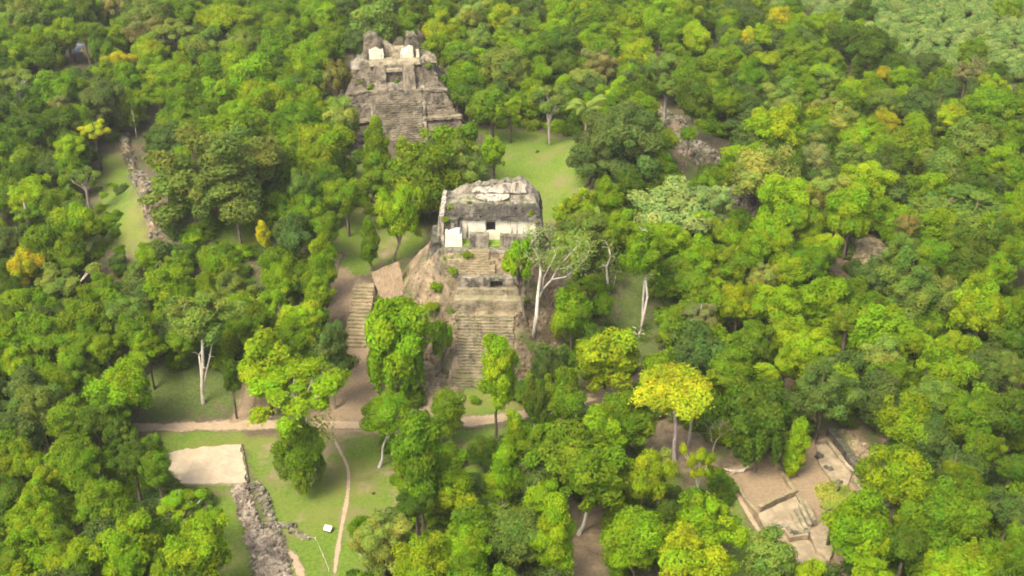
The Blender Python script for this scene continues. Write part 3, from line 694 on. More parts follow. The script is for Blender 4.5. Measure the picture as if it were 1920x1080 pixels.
# ------------------------------------------------------------------ ruins, walls, rubble
def dense(pts, step):
    out = []
    for a, b in zip(pts[:-1], pts[1:]):
        n = max(1, int(np.linalg.norm((b - a)[:2]) / step))
        out += [a + (b - a) * t / n for t in range(n)]
    return out + [pts[-1]]
def rubble_strip(name, pts, width, n, size, label, cat, mat='stone', height=.8, big=0, grp=None):
    P = dense([ung(*q) for q in pts], .6)
    o = P[len(P) // 2]
    e = empty(name, tuple(o), 0, label, cat, grp)
    r = random.Random(len(label) * 7 + n)
    # low ridge under the stones
    mb = MB()
    ks = np.linspace(-1, 1, 7)
    grid = []
    for i, p in enumerate(P):
        t = P[min(i + 1, len(P) - 1)] - P[max(i - 1, 0)]; t = t / (np.linalg.norm(t) + 1e-9)
        nn = np.array((-t[1], t[0]))
        row = []
        f = min(1, min(i, len(P) - 1 - i) / 3 + .15)
        for k in ks:
            x, y = p[0] + nn[0] * k * width / 2, p[1] + nn[1] * k * width / 2
            z = float(terrain(x, y)) - .12 + height * f * (1 - k * k) * (.7 + .6 * float(vn(x, y, .8, 4)))
            row.append((x - o[0], y - o[1], z - o[2]))
        grid.append(row)
    vs = [q for row in grid for q in row]
    mb.add(vs, [(i * 7 + j, i * 7 + j + 1, (i + 1) * 7 + j + 1, (i + 1) * 7 + j) for i in range(len(P) - 1) for j in range(6)])
    mb.build('rubble_bed', M['rubble'], e)
    def spot():
        i = r.randrange(len(P)); p = P[i]
        row = grid[i]; k = r.randrange(6); f = r.random()
        a, b = row[k], row[k + 1]
        return tuple(a[m] * (1 - f) + b[m] * f for m in range(3))
    mb = MB()
    for _ in range(n):
        q = spot(); s = size * r.uniform(.5, 1.15)
        mb.stone((q[0] + r.uniform(-.4, .4), q[1] + r.uniform(-.4, .4), q[2] + s * .2), s * r.uniform(.6, 1.2), s * r.uniform(.5, .9), s * .45, r, tilt=.4)
    mb.build('rubble', M[mat], e, 'stuff')
    if big:
        proto = MB(); proto.stone((0, 0, 0), size * 1.2, size * .9, size * .6, r)
        me = proto.mesh('stone', M[mat])
        for _ in range(big):
            q = spot(); s_ = link('stone', me, None, e)
            s_.location = (q[0], q[1], q[2] + size * .3); s_.rotation_euler = (r.uniform(-.2, .2), r.uniform(-.2, .2), r.uniform(0, 6.3)); k = r.uniform(.8, 1.2); s_.scale = (k, k, k)
    return e
rubble_strip('rubble_causeway', [(449, 906), (456, 935), (466, 970), (478, 1000), (490, 1030)], 2.2, 600, .32, 'broad tumbled stone causeway running down from the pale thatched roof', 'ruin', 'causeway', .7, 40)
rubble_strip('rubble_heap', [(488, 1000), (502, 1030), (512, 1060), (516, 1100)], 4.4, 800, .36, 'wide end of the stone causeway spreading at the bottom edge', 'ruin', 'causeway', .7, 20)
rubble_strip('rubble_wall', [(474, 908), (490, 925), (500, 950), (507, 985), (525, 1015)], 1.3, 300, .32, 'narrow line of fallen stones beside the broad stone causeway', 'ruin', 'stone', .6, 14)
rubble_strip('rubble_wall', [(520, 985), (545, 988), (556, 1003), (578, 1010)], .8, 90, .28, 'short zigzag of dark wall stones on the front lawn', 'ruin', 'stone', .4, 6)
rubble_strip('ruined_stairway', [(232, 255), (244, 300), (262, 345), (280, 400), (293, 447)], 2.3, 420, .38, 'long eroded stone edge running down the grassy mound', 'ruin', 'stone', 1.3, 20)
rubble_strip('ruined_terrace', [(1226, 212), (1250, 225), (1275, 256)], 4.5, 300, .45, 'upper piece of bare rubble on the wooded mound', 'ruin', 'stone', 2.0, 8)
rubble_strip('ruined_terrace', [(1268, 262), (1300, 285), (1345, 312)], 6.0, 550, .5, 'widest bare rubble face on the wooded mound, above feathery grey tree', 'ruin', 'stone', 2.3, 12)
rubble_strip('ruined_terrace', [(1375, 355), (1395, 378), (1418, 398)], 5.0, 300, .5, 'lowest bare rubble face beyond the feathery grey tree', 'ruin', 'stone', 2.0, 8)
rubble_strip('rubble_heap', [(1600, 490), (1622, 470), (1655, 460)], 6.0, 400, .45, 'tan rubble heap in a small gap of the forest', 'ruin', 'tan', 1.4, 8)
rubble_strip('rubble_heap', [(775, 690), (800, 705), (830, 735)], 7.0, 420, .38, 'scatter of tan stones at the foot of the temple stairs', 'ruin', 'tan', .5, 10)
rubble_strip('rubble_heap', [(655, 268), (672, 285), (668, 300)], 3.0, 160, .4, 'brown stones at the foot of the far pyramid, beside a slim tree', 'ruin', 'stone', .9, 6)

# stone stairway beside the thatched shelter
sb, st = ung(664, 652), un(684, 534, 6.2)
S = empty('stone_stairway', tuple(sb), 0, 'wide flight of worn stone steps left of the brown thatched shelter', 'stairway')
d = (st - sb); ang = math.atan2(-d[0], d[1]); L = math.hypot(d[0], d[1])
S.rotation_euler.z = ang
ns = 17
mb = MB(); mb.rough([(-2.2, 0, -1.2), (2.0, 0, -1.2), (2.0, L + 1.5, -1.2), (-2.2, L + 1.5, -1.2), (-2.2, .1, -.6), (2.0, .1, -.6), (2.0, L + 1.5, d[2] - .3), (-2.2, L + 1.5, d[2] - .3)], step=.9, amp=.2); mb.build('stair_core', M['tan'], S)
share_steps(S, ns, lambda i: (-2.0 + .15 * (i % 3), 1.9, L * i / ns, L * (i + 1) / ns + .4, d[2] * i / ns - .55, d[2] * (i + 1) / ns), M['tan'], 300)

def roof_slab(e, corners, thick, mat, name='roof', nx=26, ny=14, sag=.12):
    """thick thatch: corners = front-left, front-right, back-right, back-left in local coordinates"""
    A, B, C, D = [Vector(c) for c in corners]
    r = random.Random(3)
    mb = MB()
    top, bot = [], []
    for j in range(ny + 1):
        for i in range(nx + 1):
            a, b = i / nx, j / ny
            p = (A * (1 - a) + B * a) * (1 - b) + (D * (1 - a) + C * a) * b
            p = p + Vector((n3(p, .8, 2) * .12, n3(p, .8, 9) * .12, n3(p, .6, 5) * .14 - sag * math.sin(math.pi * b) + .14 * ((j % 3) / 3)))
            if j == 0: p += Vector((0, -r.uniform(0, .35), -r.uniform(0, .15)))
            if i in (0, nx): p += Vector(((1 if i else -1) * r.uniform(0, .2), 0, 0))
            top.append(p); bot.append(p - Vector((0, 0, thick * (.8 + .2 * r.random()))))
    w = nx + 1
    fs = [(j * w + i, j * w + i + 1, (j + 1) * w + i + 1, (j + 1) * w + i) for j in range(ny) for i in range(nx)]
    n0 = len(top)
    fs += [tuple(n0 + q for q in reversed(f)) for f in fs]
    rim = [i for i in range(w)] + [j * w + nx for j in range(1, ny + 1)] + [ny * w + i for i in range(nx - 1, -1, -1)] + [j * w for j in range(ny - 1, 0, -1)]
    fs += [(rim[(k + 1) % len(rim)], rim[k], n0 + rim[k], n0 + rim[(k + 1) % len(rim)]) for k in range(len(rim))]
    mb.add(top + bot, fs)
    return mb.build(name, mat, e)
def shelter(name, px, zs, thick, mat, label):
    W = [un(q[0], q[1], z) for q, z in zip(px, zs)]
    c = sum(W) / 4; base = float(terrain(c[0], c[1]))
    e = empty(name, (c[0], c[1], base), 0, label, 'shelter')
    Lc = [Vector((w[0] - c[0], w[1] - c[1], w[2] - base)) for w in W]
    roof_slab(e, Lc, thick, mat)
    for k, q in enumerate(Lc):                                       # corner posts and two more under the long sides
        q2 = q * .9; q2.z = q.z
        g = float(terrain(c[0] + q2.x, c[1] + q2.y)) - base - .1
        mb = MB(); mb.tube([(q2.x, q2.y, g), (q2.x, q2.y, q2.z - thick * .5)], [.1, .085], 7); mb.build('post', M['wood'], e)
    for a, b in ((0, 1), (3, 2)):
        p, q = Lc[a] * .93, Lc[b] * .93; p.z, q.z = Lc[a].z - thick - .06, Lc[b].z - thick - .06
        mb = MB(); mb.tube([p, q], [.08, .08], 6); mb.build('beam', M['wood'], e)
    return e
shelter('thatched_shelter', [(716, 563), (760, 550), (746, 491), (697, 512)], (7.6, 8.0, 10.2, 9.8), .3, M['thatch'], 'small brown thatched shelter leaning on the left flank of the temple pyramid')
# low walls and platforms of the excavated court, lower right
def low_wall(pts, width, height, label, mat='tan', name='stone_wall', z=0.0, blocks=True):
    P = [ung(*q) for q in pts]
    o = P[0]
    e = empty(name, tuple(o), 0, label, 'wall')
    for k, (a, b) in enumerate(zip(P[:-1], P[1:])):
        t = (b - a)[:2]; L_ = np.linalg.norm(t); t = t / L_; nn = np.array((-t[1], t[0])) * width / 2
        n = max(1, int(L_ / 1.15))
        for i in range(n):                                            # one block after the other
            q0, q1 = a[:2] + t * (L_ * i / n + .03), a[:2] + t * (L_ * (i + 1) / n - .03)
            zb = float(terrain(*q0)) - .15 - o[2]; zt = zb + .15 + height * (1 + .18 * n3((q0[0], q0[1], 3), .7))
            c = [(q0 - nn), (q1 - nn), (q1 + nn), (q0 + nn)]
            j = .05 * n3((q0[0], q0[1], 8), 1.3)
            mb = MB(); mb.rough([(x[0] - o[0] + j, x[1] - o[1] + j, zb) for x in c] + [(x[0] - o[0] + j, x[1] - o[1], zt) for x in c], step=.6, amp=.07, seed=i)
            mb.build('block', M[mat], e)
    return e
def slab(name, pts, z0, z1, label, cat, mat, step=.9, amp=.06):
    """raised floor with worn edges from a picture outline at height z1"""
    P = [un(q[0], q[1], z1) for q in pts]
    c = sum(P) / len(P)
    e = empty(name, (c[0], c[1], 0), 0, label, cat)
    mb = MB()
    top, bot = [], []
    for a, b in zip(P, P[1:] + P[:1]):
        n = max(1, int(np.linalg.norm(b - a) / .5))
        for i in range(n):
            p = a + (b - a) * i / n
            top.append((p[0] - c[0] + amp * 2 * n3((p[0], p[1], 1), .9), p[1] - c[1] + amp * 2 * n3((p[0], p[1], 5), .9), z1 + min(amp, .05) * n3((p[0], p[1], 9), .8)))
            bot.append((top[-1][0] * 1.01, top[-1][1] * 1.01, z0))
    n = len(top)
    mb.add(top + bot + [(0, 0, z1)], [(i, (i + 1) % n, 2 * n) for i in range(n)] + [((i + 1) % n, i, n + i, n + (i + 1) % n) for i in range(n)])
    o = mb.build('floor', M[mat], e)
    bm = bmesh.new(); bm.from_mesh(o.data); bmesh.ops.recalc_face_normals(bm, faces=bm.faces); bm.to_mesh(o.data); bm.free()
    return e
slab('stone_platform', [(1530, 834), (1549, 832), (1567, 855), (1597, 890), (1588, 911), (1640, 985), (1600, 1000), (1562, 903), (1536, 869)], -.3, .55, 'pale raised floor with three mossy boulders beside it', 'platform', 'floor_tan')
pf = slab('stone_platform', [(1421, 963), (1492, 930), (1521, 985), (1515, 1003), (1482, 1008), (1471, 993), (1437, 1001)], -.3, 1.1, 'tan three-cornered platform with short diagonal stair on its right', 'platform', 'floor_tan')
slab('stone_platform', [(1440, 1006), (1470, 1000), (1484, 1015), (1512, 1010), (1545, 1045), (1560, 1090), (1500, 1090), (1470, 1040)], -.3, .25, 'low tan paved court in front of the three-cornered platform', 'platform', 'floor_tan')
slab('stone_platform', [(1512, 985), (1545, 980), (1570, 1010), (1555, 1050), (1530, 1030)], -.3, .8, 'small tan landing half hidden under the large bright tree', 'platform', 'floor_tan')
sp_ = slab('sandy_platform', [(296, 850), (380, 838), (450, 833), (457, 868), (463, 904), (400, 906), (318, 907), (306, 880)], -.3, .5, 'wide pale sandy platform floor beside the dirt road', 'platform', 'sand', amp=.2)
M['edge'] = M['stone_dark']
for (q0, q1) in (((452, 834), (465, 905)), ((464, 907), (318, 910))):              # thin dark retaining edge, stone by stone
    A_, B_ = un(*q0, 0), un(*q1, 0); nb = int(np.linalg.norm(B_ - A_) / .8)
    for i in range(nb):
        f0, f1 = A_ + (B_ - A_) * (i + .04) / nb, A_ + (B_ - A_) * (i + .96) / nb; t_ = (B_ - A_)[:2] / np.linalg.norm(B_ - A_); n_ = np.array((-t_[1], t_[0])) * .16
        c_ = [f0[:2] - n_, f1[:2] - n_, f1[:2] + n_, f0[:2] + n_]; o_ = sp_.location
        hz = .34 + .12 * n3((i, q0[0], 0), .9)
        mb = MB(); mb.rough([(x[0] - o_.x, x[1] - o_.y, -.15) for x in c_] + [(x[0] - o_.x, x[1] - o_.y, hz) for x in c_], step=.5, amp=.06, seed=i); mb.build('edge_stone', M['stone'], sp_)
for i, q in enumerate([((1483, 962), (1504, 1000)), ((1491, 957), (1511, 994)), ((1499, 951), (1518, 989)), ((1507, 946), (1526, 984))]):
    a, b = un(*q[0], 1.1), un(*q[1], 1.1)
    t = (b - a)[:2]; L_ = np.linalg.norm(t); a_ = math.atan2(t[1], t[0])
    mb = MB(); mb.rbox(0, L_, -.25, .25, -1.2, .2 + .22 * i, step=.5, amp=.06, seed=i)
    s_ = mb.build('step', M['stone_pale'], pf)
    s_.location = (a[0] - pf.location.x, a[1] - pf.location.y, 1.1); s_.rotation_euler.z = a_
low_wall([(1443, 858), (1480, 913), (1496, 936), (1521, 983), (1540, 1030), (1552, 1060)], .55, .75, 'long straight wall across the court, ending at the diagonal stair')
low_wall([(1421, 963), (1455, 946), (1492, 930)], .6, 1.35, 'short tan wall along the upper edge of the three-cornered platform')
low_wall([(1437, 1003), (1471, 996), (1484, 1011), (1516, 1006)], .7, 1.2, 'dark zigzag retaining wall below the three-cornered platform', 'stone')
low_wall([(1555, 814), (1582, 848), (1606, 884), (1634, 925), (1673, 976)], 1.1, 1.3, 'long dark mossy retaining wall behind the pale raised floor', 'stone_dark')
low_wall([(1566, 856), (1598, 892)], .5, .9, 'short pale wall along the raised floor, upper piece', 'stone_pale')
low_wall([(1598, 902), (1640, 962)], .5, .9, 'short pale wall along the raised floor, lower piece', 'stone_pale')
low_wall([(1530, 833), (1550, 832), (1566, 855)], .4, .85, 'angled pale wall round the upper corner of the raised floor', 'stone_pale')
low_wall([(1372, 900), (1398, 940), (1421, 965), (1438, 1000)], .45, .5, 'low kerb of stones along the grass beside the court')
rubble_strip('earth_bank', [(1568, 814), (1598, 836), (1628, 866)], 3.4, 120, .3, 'tan earth bank above the long dark retaining wall', 'bank', 'tan', 1.5, 4)

# ------------------------------------------------------------------ hut, board, rope
hp = ung(146, 112)
Hh = empty('hut', tuple(hp), R(-22), 'small hut with grey metal roof among the trees, upper left', 'hut')
Hh.scale = (.72, .72, .8)
mb = MB(); mb.box(-1.9, 1.9, -1.6, 1.6, 0, 2.5); mb.build('wall', M['whitewash'], Hh)
mb = MB(); mb.box(-.5, .5, -1.66, -1.58, .05, 2.1); mb.build('door', M['wood'], Hh)
for i in range(12):                                                   # corrugated sheets, each pitched
    x = -2.6 + i * .44
    mb = MB(); mb.hexa([(x, -2.3, 3.3 + .03 * (i % 2)), (x + .45, -2.3, 3.3 + .03 * (i % 2)), (x + .45, 2.2, 5.1 + .03 * (i % 2)), (x, 2.2, 5.1 + .03 * (i % 2)), (x, -2.3, 3.36 + .03 * (i % 2)), (x + .45, -2.3, 3.36 + .03 * (i % 2)), (x + .45, 2.2, 5.16 + .03 * (i % 2)), (x, 2.2, 5.16 + .03 * (i % 2))]); mb.build('roof_sheet', M['metal'], Hh)
for x, y, z in ((-2.2, -1.9, 3.3), (2.2, -1.9, 3.3), (-2.2, 1.9, 4.9), (2.2, 1.9, 4.9)):
    mb = MB(); mb.tube([(x, y, -.1), (x, y, z)], [.09, .08], 6); mb.build('post', M['wood'], Hh)
bp = ung(615, 996)
Bd = empty('information_board', tuple(bp), R(-18), 'small white board tilted on short legs on the front lawn', 'sign')
mb = MB(); mb.hexa([(-.55, -.35, .35), (.55, -.35, .35), (.55, .35, .75), (-.55, .35, .75), (-.55, -.35, .40), (.55, -.35, .40), (.55, .35, .80), (-.55, .35, .80)]); mb.build('panel', M['board'], Bd)
for a_, b_ in (((-.58, -.38, .37), (.58, -.38, .37)), ((.58, -.38, .37), (.58, .38, .79)), ((.58, .38, .79), (-.58, .38, .79)), ((-.58, .38, .79), (-.58, -.38, .37))):
    mb = MB(); mb.tube([a_, b_], [.045, .045], 6); mb.build('frame_bar', M['wood'], Bd)
for x, y, z in ((-.45, -.25, .4), (.45, -.25, .4), (-.45, .25, .66), (.45, .25, .66)):
    mb = MB(); mb.tube([(x, y, -.05), (x, y, z)], [.04, .04], 6); mb.build('leg', M['wood'], Bd)
RP = [ung(578, 1012), ung(592, 1013), ung(606, 1045), ung(617, 1072)]
Rb = empty('rope_barrier', tuple(RP[0]), 0, 'thin pale rope on low stakes around the front lawn corner', 'barrier')
for p in dense(RP, 2.2):
    q = p - RP[0]; mb = MB(); mb.tube([(q[0], q[1], q[2] - .1), (q[0], q[1], q[2] + .6)], [.05, .045], 5); mb.build('stake', M['rope'], Rb)
mb = MB(); mb.tube([tuple(p - RP[0] + np.array((0, 0, .52 - .1 * (i % 2)))) for i, p in enumerate(dense(RP, 1.1))], [.02] * len(dense(RP, 1.1)), 5); mb.build('rope', M['rope'], Rb)
for i, (px, lab) in enumerate([((1537, 859), 'mossy grey boulder, uppermost of the three beside the raised floor'), ((1555, 883), 'mossy grey boulder, middle of the three beside the raised floor'), ((1573, 909), 'mossy grey boulder, lowest of the three beside the raised floor')]):
    q = ung(*px)
    bm = bmesh.new(); bmesh.ops.create_icosphere(bm, subdivisions=3, radius=1)
    for v in bm.verts:
        k = 1 + .5 * n3(v.co, 1.6, i * 4) + .25 * n3(v.co, 4, i); v.co *= k; v.co.z *= .8
    me = bpy.data.meshes.new('boulder'); bm.to_mesh(me); bm.free(); me.materials.append(M['stone_dark'])
    o = link('boulder', me); o.location = (q[0], q[1], .3); o.scale = (.62, .85, .7); o.rotation_euler = (.2 * i, .3, i * 1.1); tag(o, lab, 'boulder', 'boulders beside the raised floor')

def surface(x, y):
    dx, dy = x - t0[0], y - t0[1]; a_ = R(2)
    lx, lv = dx * math.cos(a_) - dy * math.sin(a_), dx * math.sin(a_) + dy * math.cos(a_)
    z = float(terrain(x, y))
    if -19 < lx < 18 and -1 < lv < 35: z = max(z, float(core_z(np.array(lx), np.array(lv))))
    return z
def foot(px, py):
    """where a trunk seen at this picture point stands: on the terrain or on the pyramid's flank"""
    for z in np.arange(18, -1.5, -.1):
        p = un(px, py, z)
        if surface(p[0], p[1]) >= z: return np.array((p[0], p[1], z))
    return ung(px, py)

# ------------------------------------------------------------------ trees: shapes
def unit(v): return v / (np.linalg.norm(v, axis=-1, keepdims=True) + 1e-9)
def leaf_quads(P, Nn, size, rs, droop=0.0):
    """a folded rhombic leaf spray at each P facing Nn"""
    n = len(P)
    a = rs.normal(size=(n, 3)); a[:, 2] -= droop * 2
    u = unit(a - Nn * np.sum(a * Nn, 1, keepdims=True)); w = np.cross(Nn, u)
    s = (size * rs.uniform(.65, 1.3, n))[:, None]
    V = np.stack([P + u * s, P + w * s * .62 - Nn * s * .22, P - u * s, P - w * s * .62 - Nn * s * .22], 1)
    return V.reshape(-1, 3), np.arange(n * 4).reshape(n, 4)
def puff_leaves(puffs, nleaf, leaf, rs, jitter=.65, up=.35, inner=.2, sub=16, droop=0.0, low=.35, gap=0.0):
    """leaf sprays over the skin of overlapping clumps; returns V, Q, tint"""
    C = np.array([p[0] for p in puffs]); A = np.array([p[1] for p in puffs])
    area = (A[:, 0] * A[:, 1] * A[:, 2]) ** (2 / 3); cnt = (nleaf * 1.5 * area / area.sum()).astype(int)
    Ps, Ns, Ts = [], [], []
    for i in range(len(C)):
        n = max(cnt[i], 6)
        dv = unit(rs.normal(size=(n, 3)))
        keep = (dv[:, 2] > -.25) | (rs.rand(n) > low)
        dv = dv[keep]; n = len(dv)
        B = unit(rs.normal(size=(sub, 3)) + np.array((0, 0, .4)))
        bb = np.max(dv @ B.T, 1)
        r = .74 + .34 * np.clip(bb, 0, 1) ** 7
        if gap > 0:
            k2 = bb > gap * rs.rand(n); dv, r, bb = dv[k2], r[k2], bb[k2]; n = len(dv)
        r = r * np.where(rs.rand(n) < .2, rs.uniform(1.0, 1.3, n), rs.uniform(.85, 1.08, n))
        ins = rs.rand(n) < inner
        r = np.where(ins, r * rs.uniform(.45, .9, n), r)
        p = C[i] + dv * r[:, None] * A[i]
        q = np.abs((p[:, None] - C[None]) / A[None]); dd = np.sqrt((q ** 2).sum(-1)); dd[:, i] = 9
        keep = dd.min(1) > .80
        p, dv = p[keep], dv[keep]; n = len(p)
        nn = unit(dv / A[i] * A[i].mean() + .25 * unit(p) + np.array((0, 0, up)) + rs.normal(size=(n, 3)) * jitter)
        ct = rs.uniform(.80, 1.18)
        t = np.stack([rs.uniform(.8, 1.22, n) * rs.uniform(.85, 1.18), rs.uniform(.9, 1.1, n), rs.uniform(.7, 1.2, n)], 1) * (ct * rs.uniform(.84, 1.16, n))[:, None]
        Ps.append(p); Ns.append(nn); Ts.append(t)
    P, Nn, Tt = np.concatenate(Ps), np.concatenate(Ns), np.concatenate(Ts)
    W = rs.normal(size=(6, 3)) * 2.2; ph = rs.uniform(0, 6.28, 6)               # uneven outline
    P = P * (1 + .055 * np.sin(P @ W.T + ph).sum(1, keepdims=True))
    V, Qd = leaf_quads(P, Nn, leaf, rs, droop)
    return V, Qd, np.repeat(Tt, 4, 0)
def fib(n, rs, zlo=-.3):
    k = np.arange(n) + rs.rand()
    z = 1 - (1 - zlo) * (k + .5) / n; z = np.clip(z, -1, 1)
    a = k * 2.39996 + rs.uniform(0, 6.28)
    r = np.sqrt(1 - z * z)
    return np.stack([r * np.cos(a), r * np.sin(a), z], 1) + rs.normal(size=(n, 3)) * .13
def puffs_for(kind, rs):
    U = rs.uniform
    if kind in ('dome', 'airy', 'big', 'feather', 'low'):
        n, rc, ra, rb = {'dome': (36, .68, .15, .34), 'airy': (15, .72, .18, .29), 'big': (52, .74, .13, .25), 'feather': (34, .74, .15, .26), 'low': (9, .58, .34, .46)}[kind]
        sq = np.array((U(.82, 1.15), U(.82, 1.15), U(.9, 1.1)))
        D = fib(n, rs, -.8 if kind != 'airy' else -.4) * sq
        out = [(d * rc * U(.62, 1.22), np.array((1, 1, U(.75, 1.05))) * U(ra, rb)) for d in D]
        if kind in ('dome', 'big', 'low', 'feather'): out.append((np.array((0, 0, -.05)), np.array((.6, .6, .55))))
        return out
    if kind == 'round':
        out = [(np.zeros(3), np.array((.70, .70, .74)))]
        out += [(d * .66, np.array((1, 1, .85)) * U(.24, .36)) for d in fib(22, rs, -.6)]
        return out
    if kind == 'tall':
        out = []
        for k in range(24):
            z = -.85 + 1.65 * (k + .5) / 24 + U(-.05, .05)
            pr_ = np.sqrt(max(0, 1 - ((z + .15) / 1.02) ** 2)) * (.92 - .18 * z)
            a = k * 2.4 + U(-.4, .4); rr = .55 * pr_ * U(.5, 1.1)
            out.append((np.array((rr * np.cos(a), rr * np.sin(a), z)), np.array((1, 1, .75)) * U(.26, .40) * (.55 + .5 * pr_)))
        return out
    if kind == 'flat':
        out = []
        for k in range(20):
            a, rr = k * 2.4, .84 * math.sqrt((k + .5) / 20)
            out.append((np.array((rr * np.cos(a), rr * np.sin(a), .35 - .35 * rr * rr + U(-.08, .08))), np.array((.27, .27, .30)) * U(.8, 1.2)))
        out += [(np.array((U(-.35, .35), U(-.35, .35), U(-.6, 0))), np.array((.25, .25, .22)) * U(.7, 1.1)) for _ in range(4)]
        return out
    if kind == 'droop':
        out = [(d * np.array((.60, .60, .62)) + np.array((0, 0, .12)), np.array((1, 1, .8)) * U(.26, .38)) for d in fib(15, rs, -.1)]
        for k in range(16):
            a = k * 2 * math.pi / 16 + U(-.15, .15); rr = U(.45, .74)
            out.append((np.array((rr * np.cos(a), rr * np.sin(a), U(-.55, -.2))), np.array((U(.13, .2), U(.13, .2), U(.32, .48)))))
        return out + [(np.array((0, 0, -.15)), np.array((.5, .5, .7)))]
    raise ValueError(kind)
def limbs_mesh(puffs, rs, thick=.038, nmax=11):
    mb = MB()
    root = np.array((0, 0, -1.05))
    idx = np.argsort([-(p[0][2]) + rs.rand() * .6 for p in puffs])[:nmax]
    for i in idx:
        c = puffs[i][0]
        fork = np.array((c[0] * .18, c[1] * .18, -.62 + rs.uniform(-.12, .25)))
        mid = fork * .45 + c * .55 + rs.normal(size=3) * .07; mid[2] -= .06
        mb.tube([root, root * .45 + fork * .55 + rs.normal(size=3) * .02, fork, mid, c], [thick * 1.3, thick * 1.1, thick * .85, thick * .55, thick * .2], 5)
        e2 = c + np.array((rs.uniform(-.2, .2), rs.uniform(-.2, .2), .12))
        mb.tube([mid, (mid + e2) / 2 + rs.normal(size=3) * .05, e2], [thick * .45, thick * .3, thick * .12], 4)
    return mb
SPEC = {  # kind: (variants, leaves, leaf size, extra)
 'dome': (12, 14500, .042, {}), 'round': (4, 14500, .041, {}), 'tall': (6, 14000, .043, {}), 'airy': (6, 8200, .040, dict(gap=.75, inner=.1, low=.3)),
 'big': (3, 28000, .029, {}), 'feather': (6, 17000, .033, dict(droop=.5, jitter=.55, gap=.6)), 'flat': (4, 13000, .042, dict(gap=.5)), 'droop': (4, 16000, .042, dict(droop=.6)),
 'low': (5, 3600, .068, {}),
}
PROTO = {}
for ki, (kind, (nv, nl, ls, ex)) in enumerate(SPEC.items()):
    PROTO[kind] = []
    for v in range(nv):
        rs = np.random.RandomState(1000 + ki * 50 + v)
        pf_ = puffs_for(kind, rs)
        V, Qd, tn = puff_leaves(pf_, nl, ls, rs, **ex)
        cm = np_mesh('crown', V, Qd, M['leaf'], tn)
        lm = limbs_mesh(pf_, rs, .038 if kind != 'airy' else .045).mesh('limbs', M['bark'])
        PROTO[kind].append((cm, lm))
def trunk_mesh(seed):
    r = random.Random(seed); mb = MB()
    bx, by = r.uniform(-1.6, 1.6), r.uniform(-1.6, 1.6)
    zs = [0, .03, .12, .35, .65, 1.0]
    mb.tube([(bx * math.sin(z * 3.14) * .8, by * math.sin(z * 3.14) * .8, z) for z in zs], [1.75, 1.3, 1.0, .9, .8, .7], 7)
    return mb.mesh('trunk', M['bark'], True)
TRUNKS = [trunk_mesh(i) for i in range(5)]

LEAFC = {  # real leaf colours
 'b': (.165, .276, .007), 'm': (.118, .212, .009), 'd': (.075, .138, .011), 'o': (.136, .212, .032), 'g': (.215, .280, .080),
 'l': (.210, .318, .008), 'y': (.33, .345, .012), 't': (.18, .20, .06), 'p': (.210, .280, .045), 'k': (.088, .145, .030), 'r': (.185, .190, .040),
}
CNAME = {'b': 'bright green', 'm': 'mid green', 'd': 'dark green', 'o': 'olive green', 'g': 'pale grey-green', 'l': 'lime green', 'y': 'yellow', 't': 'tan half-bare', 'p': 'pale green', 'k': 'dull dark green', 'r': 'rust-tinged'}
SNAME = {'dome': 'domed', 'round': 'round', 'tall': 'tall narrow', 'airy': 'open-crowned', 'big': 'huge spreading', 'feather': 'feathery', 'flat': 'flat-topped', 'droop': 'drooping', 'low': 'bushy', 'bush': 'bushy'}
BARK = {'pale': (.50, .46, .40), 'grey': (.17, .145, .11), 'dark': (.085, .068, .052)}
